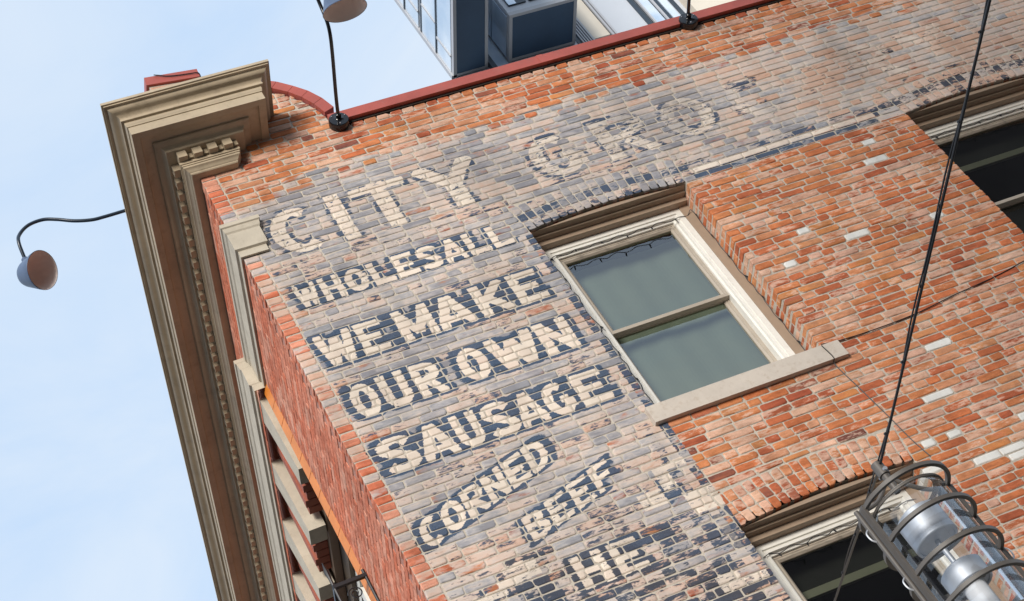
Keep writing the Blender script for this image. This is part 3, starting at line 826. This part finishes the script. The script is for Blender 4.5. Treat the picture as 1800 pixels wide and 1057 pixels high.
# parapet behind the cornice, corner pier and copings
mb = MB(); mb.hexa([(-.02, -.030, 12.9), (.385, .018, 12.9), (.34, .48, 12.9), (-.07, .43, 12.9), (-.02, -.030, 13.80), (.385, .018, 13.80), (.34, .48, 13.80), (-.07, .43, 13.80)]); mb.hexa([side(.45, 0, 13.0), side(16, 0, 13.0), side(16, -.3, 13.0), side(.45, -.3, 13.0), side(.45, 0, 13.28), side(16, 0, 13.28), side(16, -.3, 13.28), side(.45, -.3, 13.28)])
mb.build('parapet', MORTAR, building)
mb = MB()      # folded metal cap of the pier
mb.hexa([(-.040, -.055, 13.775), (.412, -.003, 13.775), (.36, .50, 13.775), (-.10, .45, 13.775), (-.025, -.045, 13.892), (.422, .005, 13.892), (.37, .50, 13.892), (-.08, .45, 13.892)])
mb.build('pier_cap', COPE, building)
mb = MB()
for k in range(6):
    za = 13.355 + k * P; x = 0. if k % 2 else -.1
    while x < .42:
        a, c = max(0., x + .005), min(.425, x + .208); x += .213
        if c - a > .04: brick_geo(mb, [(a, za + .005), (c, za + .005), (c, za + P - .005), (a, za + P - .005)], .002, .06, T=lambda a_, y_, z_: (a_ * .95 - .02, y_ + a_ * .115 - .037, z_))
pb = mb.build('brick', BRICK, building); pb['kind'] = 'stuff'
# swept coping: bent metal panels along the curve
def cope_curve():
    # outer top edge measured on the wall
    o = [(.30, 13.62), (.60, 13.59), (.80, 13.51), (.95, 13.41), (1.055, 13.30), (1.143, 13.19), (1.212, 13.055), (1.256, 12.905)]
    i = [(.30, 13.53), (.58, 13.50), (.76, 13.43), (.885, 13.345), (.988, 13.245), (1.066, 13.135), (1.125, 13.010), (1.165, 12.87)]
    return o, i
co, ci = cope_curve()
for k in range(len(co) - 1):
    (ox0, oz0), (ox1, oz1) = co[k], co[k + 1]; (ix0, iz0), (ix1, iz1) = ci[k], ci[k + 1]
    g_ = .012
    def L2(a, b, t): return (a[0] + (b[0] - a[0]) * t, a[1] + (b[1] - a[1]) * t)
    o0, o1, i0, i1 = L2(co[k], co[k + 1], g_), L2(co[k], co[k + 1], 1 - g_), L2(ci[k], ci[k + 1], g_), L2(ci[k], ci[k + 1], 1 - g_)
    mb = MB(); mb.hexa([(i0[0], -.032, i0[1]), (i1[0], -.032, i1[1]), (i1[0], .30, i1[1]), (i0[0], .30, i0[1]), (o0[0], -.032, o0[1]), (o1[0], -.032, o1[1]), (o1[0], .30, o1[1]), (o0[0], .30, o0[1])])
    mb.build('coping_panel', COPE, building)
x = 1.165
for L in (1.9, 2.3, 2.4, 2.3):
    mb = MB(); zt = 12.822
    mb.box(x + .0015, x + L - .0015, -.042, .32, 12.722, zt)
    cpo = mb.build('coping_panel', COPE, building)
    mb = MB(); mb.box(x + L - .030, x + L + .022, -.0455, .32, 12.719, zt + .003); mb.build('lap_seam', COPE, cpo); x += L
mb = MB()
mb.box(1.17, 9.6, -.004, .32, 12.699, 12.7215); mb.build('coping_shadow_strip', SHADOWM, building)  # dark strip added as the shadow line under the coping

# ------------------------------------------------------------------ windows of the sign wall
def window(wn, curtain):
    x0, x1, zs, zsp = wn
    y = .20; ztop = zsp - .035
    def ring(prof, xa, xb, za, zb):      # profile (inset, y) swept round a rectangle
        mb = MB(); n = len(prof)
        for ins, yy in prof: mb.v += [(xa + ins, yy, za + ins), (xb - ins, yy, za + ins), (xb - ins, yy, zb - ins), (xa + ins, yy, zb - ins)]
        for i in range(n):
            j = (i + 1) % n
            for k in range(4):
                k2 = (k + 1) % 4; mb.f.append((i * 4 + k, i * 4 + k2, j * 4 + k2, j * 4 + k))
        return mb
    ca, cb = x0 + .080, x1 - .080; zc = zsp - .062
    wo = ring([(0., y + .13), (0., y - .002), (.044, y - .002), (.044, y + .004), (.050, y + .012), (.054, y + .004), (.074, y + .006), (.076, y + .030), (.092, y + .034), (.092, y + .13)], ca, cb, zs - .08, zc).build('window', WHITE, building)
    for xa, xb in ((x0, x0 + .079), (x1 - .079, x1)):
        mb = MB(); mb.box(xa, xb, y - .010, y + .12, zs, zc); mb.build('jamb_board', BROWN, wo)
    # head: boards stepping back under the arch
    mb = MB(); pts = arch_poly(wn, 12, -.010)
    for (ax, az), (bx, bz) in zip(pts[:-1], pts[1:]):
        b0 = len(mb.v)
        mb.v += [(ax, .030, zsp + .004), (bx, .030, zsp + .004), (bx, .030, max(bz, zsp + .006)), (ax, .030, max(az, zsp + .006)), (ax, .20, zsp + .004), (bx, .20, zsp + .004), (bx, .20, max(bz, zsp + .006)), (ax, .20, max(az, zsp + .006))]
        mb.f += [(b0, b0 + 1, b0 + 2, b0 + 3), (b0, b0 + 4, b0 + 5, b0 + 1), (b0 + 3, b0 + 2, b0 + 6, b0 + 7)]
    mb.build('head_board', BROWN, wo)
    for ya, za, zb in ((.088, zsp - .016, zsp + .003), (.138, zsp - .060, zsp - .0165)):
        mb = MB(); mb.box(x0 + .002, x1 - .002, ya, .30, za, zb); mb.build('head_board', BROWN, wo)
    a, c, zt = ca + .0925, cb - .0925, zc - .0925
    zr = zs + .012 + (zt - zs) * .52; ztop = zsp - .03
    for nm, z0, z1, yy in (('upper', zr - .01, zt, y + .052), ('lower', zs - .02, zr + .04, y + .095)):
        st = .044
        ring([(0., yy + .045), (0., yy), (.014, yy), (.018, yy + .004), (.030, yy + .004), (st, yy + .016), (st, yy + .045)], a, c, z0, z1).build('sash', TAUPE, wo)
        mb = MB(); yg = yy + .026; mb.quad((a + st - .004, yg, z0 + st - .004), (c - st + .004, yg, z0 + st - .004), (c - st + .004, yg, z1 - st + .004), (a + st - .004, yg, z1 - st + .004))
        mb.build('pane', PANE, wo, fix=False)
    # room behind the glass
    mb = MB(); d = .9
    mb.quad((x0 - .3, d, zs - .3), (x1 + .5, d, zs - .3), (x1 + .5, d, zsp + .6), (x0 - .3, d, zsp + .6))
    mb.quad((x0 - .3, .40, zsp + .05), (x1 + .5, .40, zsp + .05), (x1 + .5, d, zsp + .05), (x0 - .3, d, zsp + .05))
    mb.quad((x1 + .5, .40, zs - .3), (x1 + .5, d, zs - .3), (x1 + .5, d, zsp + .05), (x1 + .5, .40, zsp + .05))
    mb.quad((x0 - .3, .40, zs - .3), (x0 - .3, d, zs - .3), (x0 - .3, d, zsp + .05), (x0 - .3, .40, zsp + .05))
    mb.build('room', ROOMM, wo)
    if curtain:
        mb = MB(); nseg = 60; cw = x1 + .35 - (x0 - .1)
        for i in range(nseg):
            xa, xb = x0 - .1 + cw * i / nseg, x0 - .1 + cw * (i + 1) / nseg
            f = lambda xx: .44 + .007 * math.sin(xx * 9.) + .004 * math.sin(xx * 27. + 1.)
            mb.quad((xa, f(xa), zs), (xb, f(xb), zs), (xb, f(xb), ztop - .12), (xa, f(xa), ztop - .12))
        mb.build('curtain', BLIND, wo, True)
    else:
        mb = MB(); mb.box(x0 + .1, x1 - .1, .40, .43, ztop - .42, ztop - .36); mb.build('blind_rail', RAILM, wo)
        mb = MB(); mb.box(x0 + .1, x1 - .1, .42, .425, ztop - .36, ztop); mb.build('blind', ROOMM, wo)
    # sill: one long stone with a sloping top
    mb = MB(); e0, e1 = x0 - .085, x1 + .12; zb = zs - .168
    mb.hexa([(e0, -.044, zb), (e1, -.044, zb), (e1, .30, zb), (e0, .30, zb), (e0, -.042, zs - .016), (e1, -.042, zs - .016), (e1, .30, zs + .02), (e0, .30, zs + .02)])
    mb.build('sill', SILLM, wo)
    return wo
win1 = window(W1, True); win2 = window(W2, False); win3 = window(W3, False)

# ------------------------------------------------------------------ gooseneck lamps
def gooseneck(label, mount, arm, shade_c, axis, outward, r_rim=.165, h=.235, group='gooseneck sign lamps', show_shade=True, neck=None):
    t = empty('gooseneck_lamp', mount, label, 'lamp', group)
    t_inv = Vector(mount)
    def bld(mb, name, mat, par=t, smooth=True):
        o = mb.build(name, mat, par, smooth, loc=tuple(t_inv)); o.location = (0, 0, 0); return o
    mb = MB(); ow = Vector(outward)
    mb.lathe([(.0, .0), (.082, .0), (.084, .012), (.083, .060), (.078, .068), (.060, .070), (.030, .072), (.022, .078), (.022, .115), (.016, .120), (0, .120)], mount, ow, 32)
    can = bld(mb, 'canopy', BLACKM)
    for k in range(3):
        a = k * 2.1 + .6; u = ow.orthogonal().normalized(); v = ow.cross(u)
        mb = MB(); mb.lathe([(.0, .008), (.004, .007), (.006, .0)], Vector(mount) + ow * .071 + (u * math.cos(a) + v * math.sin(a)) * .062, ow, 8)
        o = mb.build('screw', STEEL, can, True, loc=tuple(t_inv)); o.location = (0, 0, 0)
    mb = MB(); mb.tube(bez(arm, 8), .0150, 10); bld(mb, 'arm', BLACKM if show_shade != 'blue' else ARMM)
    if shade_c is None: return t
    ax = Vector(axis).normalized(); rim = Vector(shade_c)
    mb = MB()    # bell with a lipped rim, opening along ax
    f = h / .235
    prof = [(.0, -.235), (.040, -.234), (.070, -.226), (.092, -.208), (.106, -.180), (.119, -.140), (.136, -.085), (.153, -.033), (r_rim, -.002), (r_rim + .003, .0), (r_rim + .002, .004)]
    mb.lathe([(r, z * f) for r, z in prof], rim, ax, 40); sh = bld(mb, 'shade', BLUEM)
    mb = MB(); mb.lathe([(r, z * f) for r, z in [(r_rim - .001, .003), (r_rim - .005, -.004), (.148, -.033), (.131, -.085), (.114, -.138), (.098, -.178), (.07, -.205), (0, -.215)]], rim, ax, 40)
    o = mb.build('liner', LINER, sh, True, loc=tuple(t_inv)); o.location = (0, 0, 0)
    mb = MB(); nk = [rim - ax * (h - .002), rim - ax * (h + .055)] if neck is None else [Vector(neck) + Vector((0, 0, -.085)), Vector(neck)]
    mb.tube(nk, .030, 14); bld(mb, 'collar', BLUEM)
    return t
TA = rad(25)
# 1: above the sign near the corner
ax1 = Vector((-.076, .43, -.90)).normalized(); c1 = Vector((1.13, -1.52, 12.14))
tip1 = c1 - ax1 * .285
gooseneck('black gooseneck sign lamp at the left end of the red coping, beside the curved parapet', (1.222, .0, 12.705),
          [(1.222, -.10, 12.715), (1.222, -.30, 12.735), (1.222, -.68, 12.750), (1.222, -.86, 12.775), (1.222, -.95, 12.84), (1.22, -1.03, 12.985), (1.20, -1.16, 13.08), (1.17, -1.33, 13.05), (1.14, -1.50, 12.86), tuple(tip1 - ax1 * .12), tuple(tip1)], c1, ax1, (0, -1, 0))
# 2: further along the coping, arm running out of the picture
c2 = Vector((4.44, -1.50, 12.12)); tip2 = c2 - ax1 * .285
gooseneck('black gooseneck sign lamp further right on the red coping, in front of the tower', (4.44, .0, 12.728),
          [(4.44, -.10, 12.74), (4.44, -.30, 12.75), (4.44, -.68, 12.760), (4.44, -.86, 12.785), (4.44, -.95, 12.85), (4.44, -1.05, 12.985), (4.44, -1.20, 13.08), (4.44, -1.37, 13.03), (4.44, -1.49, 12.86), tuple(tip2 - ax1 * .12), tuple(tip2)], c2, ax1, (0, -1, 0))
# 3: on the street side, over the cornice
SL = .60
n3 = (-SY, SX, 0); ax3 = Vector((SY * math.sin(TA), -SX * math.sin(TA), -math.cos(TA)))
ax3 = Vector((.637, -.507, -.583)).normalized()
c3 = Vector(side(SL, 1.325, 12.765)); tip3 = Vector(side(SL + .075, 1.41, 13.00))
gooseneck('blue gooseneck lamp hanging against the sky left of the cornice', side(SL, .0, 13.14),
          [side(SL, .10, 13.13), side(SL, .35, 13.13), side(SL, .54, 13.135), side(SL, .70, 13.14), side(SL, .81, 13.152), side(SL, .94, 13.205), side(SL, 1.06, 13.285), side(SL, 1.165, 13.335), side(SL, 1.285, 13.325), side(SL, 1.375, 13.255), side(SL, 1.41, 13.16), tuple(tip3)], c3, ax3, n3, show_shade='blue', neck=tuple(tip3 + Vector((0, 0, .03))), h=.215, r_rim=.158)

# ------------------------------------------------------------------ caged lantern on a span wire
LX, LY = 1.100, -3.382; LR = .215
ZT = 5.42; ZB = 4.30; dirL = Vector((.436, .064, 0)).normalized(); perp = Vector((-dirL.y, dirL.x, 0))
lan = empty('cage_lantern', (LX, LY, ZB), 'large cylindrical caged glass lantern hung on a wire in front of the lower window', 'lantern')
def lb(mb, name, mat, par=lan, smooth=True):
    o = mb.build(name, mat, par, smooth, loc=(LX, LY, ZB)); o.location = (0, 0, 0); return o
for k in range(6):
    z = ZT - k * .19; mb = MB()
    mb.lathe([(LR - .008, z - .0095), (LR + .010, z - .0095), (LR + .010, z + .0095), (LR - .008, z + .0095)], (LX, LY, 0), (0, 0, 1), 56, True); lb(mb, 'hoop', BRONZE)
for sg in (-1, 1):
    c = Vector((LX, LY, 0)) + dirL * sg * (LR + .006)
    def pt(a, bq, z): q = c + dirL * a + perp * bq; return (q.x, q.y, z)
    mb = MB(); w_ = .030
    mb.hexa([pt(-.006, -w_, ZB), pt(.008, -w_, ZB), pt(.008, w_, ZB), pt(-.006, w_, ZB), pt(-.006, -w_, ZT + .015), pt(.008, -w_, ZT + .015), pt(.008, w_, ZT + .015), pt(-.006, w_, ZT + .015)])
    rl = lb(mb, 'rail', BRONZE, smooth=False)
    mb = MB(); q = c + dirL * sg * .026; mb.tube([(q.x, q.y, ZB), (q.x, q.y, ZT + .01)], .011, 10); lb(mb, 'conduit', BRONZE, rl)
    for k in range(4):
        z = ZT - .09 - k * .27; mb = MB(); q2 = c + dirL * sg * .03
        mb.tube(bez([q2, q2 + dirL * sg * .02 + Vector((0, 0, -.02)), q2 + dirL * sg * .018 + Vector((0, 0, -.05)), q2 + Vector((0, 0, -.07))] if False else [(q2.x, q2.y, z), (q2.x + dirL.x * sg * .022, q2.y + dirL.y * sg * .022, z - .02), (q2.x + dirL.x * sg * .02, q2.y + dirL.y * sg * .02, z - .055), (q2.x, q2.y, z - .075)], 5), .004, 6); lb(mb, 'clip', STEEL, rl)
RG = .178
mb = MB(); mb.lathe([(RG, ZB + .02), (RG, ZT - .03), (RG - .012, ZT - .012), (RG - .04, ZT - .005)], (LX, LY, 0), (0, 0, 1), 56); lb(mb, 'glass_cylinder', LGLASS)
mb = MB(); mb.lathe([(RG + .003, ZT - .034), (RG + .003, ZT - .022), (RG - .004, ZT - .022), (RG - .004, ZT - .034)], (LX, LY, 0), (0, 0, 1), 56, True); lb(mb, 'gasket', BRONZE)
def drum(z0, z1, r, name='drum'):
    mb = MB(); mb.lathe([(0, z1), (r * .82, z1), (r, z1 - .012), (r, z0 + .004), (r - .004, z0), (r - .014, z0), (r - .016, z0 + .006), (0, z0 + .006)], (LX, LY, 0), (0, 0, 1), 44); return lb(mb, name, STEEL)
drum(5.175, 5.335, .100)
d2 = drum(4.925, 5.025, .096)
for k in range(6):
    a = k * 1.047 + .4; mb = MB(); mb.lathe([(0, -.004), (.007, -.004), (.009, 0)], (LX + .06 * math.cos(a), LY + .06 * math.sin(a), 4.931), (0, 0, 1), 8); lb(mb, 'screw', BRONZE, d2)
mb = MB(); mb.tube([(LX, LY, 5.02), (LX, LY, 5.18)], .012, 10); lb(mb, 'stem', STEEL)
mb = MB(); mb.lathe([(0, 4.93), (.048, 4.93), (.05, 4.92), (.05, 4.34), (0, 4.33)], (LX, LY, 0), (0, 0, 1), 28); lb(mb, 'lamp_tube', OPAL)
# top bracket: two bent straps to a swivel clamp on the wire
CZ = 5.585
top_c = Vector((LX, LY, CZ))
for sg in (-1, 1):
    q0 = Vector((LX, LY, ZT)) + dirL * sg * LR
    mb = MB(); mb.tube(bez([tuple(q0), tuple(q0 * .55 + Vector((LX, LY, ZT + .07)) * .45), tuple(Vector((LX, LY, CZ - .05)) + dirL * sg * .02)], 6), .010, 8); lb(mb, 'strap', BRONZE)
mb = MB(); mb.tube([(LX, LY, ZT + .05), (LX, LY, CZ + .01)], [.016, .020], 14); mb.tube([(LX, LY, CZ - .015), (LX, LY, CZ + .055)], .027, 14); cl = lb(mb, 'clamp', BRONZE)
mb = MB(); mb.tube([tuple(top_c + perp * -.035), tuple(top_c + perp * .035)], .010, 10); lb(mb, 'clamp_bolt', STEEL, cl)
# span wire with its feed cable tied alongside
wire = empty('span_wire', (LX, LY, CZ + .03), 'black overhead wire with a tied feed cable crossing the view to the caged lantern', 'cable')
def wb(mb, name, mat): o = mb.build(name, mat, wire, True, loc=(LX, LY, CZ + .03)); o.location = (0, 0, 0); return o
A = Vector((LX, LY, CZ + .03)); B1 = Vector((1.40, -5.60, 5.92)); B2 = Vector((3.3, -19.98, 8.2)); B0 = Vector((1.86, .0, 6.62))
mb = MB(); mb.tube([tuple(B2), tuple(B1 + (B2 - B1) * .25 + Vector((0, 0, -.03))), tuple(B1), tuple(A)], .0062, 8); mb.tube([tuple(A), tuple(B0)], .0062, 8); wb(mb, 'strand', CABLE)
def along(t): return (A + (B1 - A) * t) if t >= 0 else A + (B0 - A) * (-t)
pts = []
for i in range(-34, 60):
    t = i / 34; q = along(t); a = i * .55
    pts.append((q.x + .006 * math.sin(a * .5), q.y, q.z + .012 + .006 * math.cos(a)))
mb = MB(); mb.tube(pts, .0044, 6); wb(mb, 'feed_cable', CABLE)
for i in range(-6, 10):
    t = (i + .5) / 6; q = along(t); d = (B1 - A).normalized()
    mb = MB(); mb.tube([(q.x - .012, q.y, q.z + .004), (q.x + .014, q.y, q.z + .010)], .006, 6); wb(mb, 'cable_tie', CABLE)

# ------------------------------------------------------------------ string lights and wires on the wall
def string_lights(wn, label, full=True):
    x0, x1, zs, zsp = wn; zc = zsp - .035 - .102
    t = empty('string_light', (x0, 0, zs), label, 'string lights', 'string lights round the windows')
    path = []; y = .190
    if full:
        for i in range(26):
            path.append((x0 + .098 + random.uniform(-.012, .012), y - .002, zs + .02 + (zc - zs - .08) * i / 25))
    n = 22
    for i in range(n + 1):
        path.append((x0 + .10 + (x1 - x0 - .16) * i / n, y, zc - .03 + .014 * math.sin(i * 1.9) + random.uniform(-.006, .006)))
    if full:
        for i in range(30):
            path.append((x1 - .012 + random.uniform(-.008, .006), y - .012 + random.uniform(-.01, .004), zsp - .14 - (zsp - zs - .16) * i / 29))
    mb = MB(); mb.tube(bez(path, 3), .0030, 5); o = mb.build('cord', CABLE, t, True, loc=(x0, 0, zs)); o.location = (0, 0, 0)
    for i in range(2, len(path) - 1, 4):
        q = Vector(path[i]); d = Vector((random.uniform(-.3, .3), -.35, -1)).normalized()
        mb = MB(); mb.tube([tuple(q), tuple(q + d * .018), tuple(q + d * .036)], [.005, .0065, .003], 7); o = mb.build('bulb', CABLE, t, True, loc=(x0, 0, zs)); o.location = (0, 0, 0)
string_lights(W1, 'string of tiny black bulbs round the frame of the middle window')
string_lights(W3, 'string of tiny black bulbs along the window head behind the caged lantern', False)
string_lights(W2, 'string of tiny black bulbs along the dark window head at the upper right', False)
wc = MB(); pts = [(3.395, -.048, 8.935), (3.41, -.048, 8.80), (3.405, -.012, 8.76), (3.44, -.008, 8.5), (3.475, -.008, 8.2), (3.50, -.008, 7.95), (3.53, -.008, 7.78)]
wc.tube(bez(pts, 6), .0038, 6); tag(wc.build('wall_cable', CABLE, None, True), 'thin dark wire running down the bare brick from the sill of the middle window', 'cable')
wc = MB(); pts = [(3.40, -.046, 8.948), (3.545, -.012, 8.955), (3.80, -.008, 8.945), (4.2, -.007, 8.955), (4.6, -.009, 9.0), (5.0, -.006, 9.04), (5.36, -.008, 9.10)]
wc.tube(bez(pts, 6), .0042, 6); tag(wc.build('wall_cable', CABLE, None, True), 'thin dark wire running right across the bare brick from the sill end', 'cable')
wc = MB(); wc.tube(bez([(.06, -.043, 13.897), (.10, -.044, 13.872), (.16, -.036, 13.845), (.25, -.026, 13.832), (.34, -.016, 13.828), (.41, -.008, 13.82), (.425, .03, 13.80)], 6), .005, 6); tag(wc.build('pier_cable', CABLE, None, True), 'short black wire looped over the red metal cap above the cornice', 'cable')

# ------------------------------------------------------------------ wrought iron window guard on the street wall
gd = empty('iron_guard', side(1.33, 0, 9.0), 'black wrought iron window guard with scrolls on the street wall at the bottom edge', 'railing')
org = side(1.33, 0, 9.0)
def gb(mb, name): o = mb.build(name, IRON, gd, True, loc=org); o.location = (0, 0, 0)
mb = MB(); mb.sbox(1.315, 1.345, .0, .26, 9.40, 9.43); gb(mb, 'top_bar')
mb = MB(); mb.sbox(1.345, 3.6, .235, .262, 9.40, 9.43); gb(mb, 'top_bar')
mb = MB(); mb.sbox(1.318, 1.342, .0, .25, 8.82, 8.84); mb.sbox(1.342, 3.6, .235, .26, 8.82, 8.84); gb(mb, 'bottom_bar')
for s_, o_ in ((1.33, .252), (2.4, .252)):
    mb = MB(); mb.tube([side(s_, o_, 8.8), side(s_, o_, 9.50), side(s_, o_, 9.56), side(s_, o_, 9.66)], [.012, .012, .018, .002], 8); gb(mb, 'post')
mb = MB(); mb.tube([side(1.33, .012, 8.8), side(1.33, .012, 9.47)], .012, 8); gb(mb, 'post')
for cx_, cz_, sg in ((.13, 9.30, 1), (.12, 9.10, -1), (.17, 8.97, 1)):
    pts = []
    for i in range(26):
        a = i * .42; r = .058 * (1 - i / 32); pts.append(side(1.33, cx_ + sg * r * math.cos(a), cz_ + r * math.sin(a)))
    mb = MB(); mb.tube(pts, .0055, 6); gb(mb, 'scroll')
for i in range(9):
    mb = MB(); mb.tube([side(1.55 + i * .2, .25, 8.83), side(1.55 + i * .2, .25, 9.41)], .007, 6); gb(mb, 'bar')

# ------------------------------------------------------------------ tower behind
TY = 56.48
tower = empty('apartment_tower', (40, TY, 0), 'modern glass apartment tower with dark undersides rising behind the red coping', 'building')
def tb(mb, name, mat, par=None): 
    o = mb.build(name, mat, par or tower, loc=(40, TY, 0)); o.location = (0, 0, 0); return o
mb = MB(); mb.hexa([(31.75, TY + .05, 0), (62, TY + .05, 0), (70, TY + 16, 0), (44, TY + 16, 0), (31.75, TY + .05, 112), (62, TY + .05, 112), (70, TY + 16, 112), (44, TY + 16, 112)]); core = tb(mb, 'wall', TPANEL)
def bay(x0, x1, y0, zb, zt, floors, name='bay'):
    mb = MB(); mb.box(x0 + .06, x1 - .06, y0 + .06, TY, zb + .05, zt); bo = tb(mb, name, TPANEL)
    mb = MB(); mb.box(x0 + .20, x1 - .20, y0 + .20, TY - .05, zb + .02, zb + .045); tb(mb, 'soffit', TNAVY, bo)
    mb = MB(); e = .20      # rim round the underside
    mb.box(x0, x0 + e, y0, TY, zb, zb + .30); mb.box(x1 - e, x1, y0, TY, zb, zb + .30); mb.box(x0 + e, x1 - e, y0, y0 + e, zb, zb + .30); mb.box(x0 + e, x1 - e, TY - .20, TY - .02, zb, zb + .04)
    tb(mb, 'rim', TFRAME, bo)
    return bo
ba = bay(31.7, 33.87, 44.0, 80.0, 105, 5)
# glazing of the left face of bay A
for f in range(4):
    z0 = 80.3 + f * 4.75
    mb = MB(); mb.box(31.66, 31.72, 44.2, TY + .08, z0 + 4.25, z0 + 4.45); tb(mb, 'slab_edge', TDARK, ba)
    for ya, yb_, za, zb_ in ((55.2, 56.30, .05, 2.02), (50.0, 55.1, .05, 2.02), (54.3, 56.30, 2.18, 4.22), (50.0, 54.2, 2.18, 4.22), (46., 49.9, .05, 4.22)):
        mb = MB(); mb.box(31.68, 31.74, ya, yb_, z0 + za, z0 + zb_); tb(mb, 'pane', TGLASS, ba)
    mb = MB(); mb.box(31.63, 31.70, 44.2, 56.3, z0 + 2.03, z0 + 2.17); tb(mb, 'transom', TDARK, ba)
    mb = MB(); mb.box(31.62, 31.70, 55.1, 55.2, z0, z0 + 2.02); mb.box(31.62, 31.70, 54.2, 54.3, z0 + 2.18, z0 + 4.2); tb(mb, 'mullion', TFRAME, ba)
    mb = MB(); mb.box(31.58, 31.90, 56.32, TY + .1, z0 - .3, z0 + 4.44); tb(mb, 'corner_post', TFRAME, ba)
bb = bay(35.2, 39.52, 53.18, 80.0, 105, 5)
for f in range(3):
    z0 = 80.35 + f * 4.75
    for ya, yb_ in ((53.5, 56.3),):
        mb = MB(); mb.box(35.17, 35.23, ya, yb_, z0, z0 + 1.95); mb.box(35.17, 35.23, ya, yb_, z0 + 2.1, z0 + 4.3); tb(mb, 'pane', TGLASS, bb)
    for k in range(3):
        mb = MB(); mb.box(35.55 + k * 1.3, 36.65 + k * 1.3, 53.14, 53.20, z0 + .5, z0 + 4.1); tb(mb, 'pane', TDARK, bb)
        mb = MB(); mb.box(35.57 + k * 1.3, 36.05 + k * 1.3, 53.12, 53.136, z0 + .52, z0 + 4.08); tb(mb, 'pane', TGLASS, bb)
mb = MB(); mb.box(33.95, 34.25, TY - .35, TY + .04, 60, 105); tb(mb, 'fin', TDARK)
# windows of the main wall
for a, c, z0, z1, mt, nm in ((31.95, 32.75, 76.2, 79.75, TGLASS, 'pane'), (32.9, 33.7, 76.2, 79.75, TGLASS, 'pane'), (34.3, 35.15, 60, 100, TGLASS, 'pane'),
                             (39.7, 40.52, 79.5, 84.5, TDARK, 'pane'), (39.7, 40.52, 74., 79.2, TDARK, 'pane'), (40.74, 41.82, 79.95, 84.2, TCREAM, 'panel'), (40.74, 41.82, 75., 79.6, TGLASS, 'pane'), (44.35, 44.65, 60, 100, TDARK, 'groove'),
                             (44.85, 45.5, 60, 79.2, TGLASS, 'pane'), (44.85, 45.5, 79.5, 84, TGLASS, 'pane'), (45.7, 46.0, 60, 100, TDARK, 'groove'), (46.05, 46.5, 60, 100, TGLASS, 'pane'), (46.62, 46.9, 60, 100, TDARK, 'groove')):
    mb = MB(); mb.box(a, c, TY - .02, TY + .06, z0, z1); tb(mb, nm, mt)
for k in range(4):
    mb = MB(); mb.box(39.95 + k * .16, 40.03 + k * .16, TY - .12, TY - .03, 79.6, 83.); tb(mb, 'louvre', TFRAME)
for xx in (40.56, 41.86, 42.06, 44.72, 45.55):
    mb = MB(); mb.box(xx - .03, xx + .15, TY - .03, TY + .02, 60, 100); tb(mb, 'groove', TDARK)
    mb = MB(); mb.box(xx, xx + .12, TY - .16, TY - .031, 60, 100); tb(mb, 'mullion', TFRAME)
mb = MB(); mb.box(47.2, 62, TY - .6, TY + .04, 40, 100); tb(mb, 'cream_wall', TCREAM)
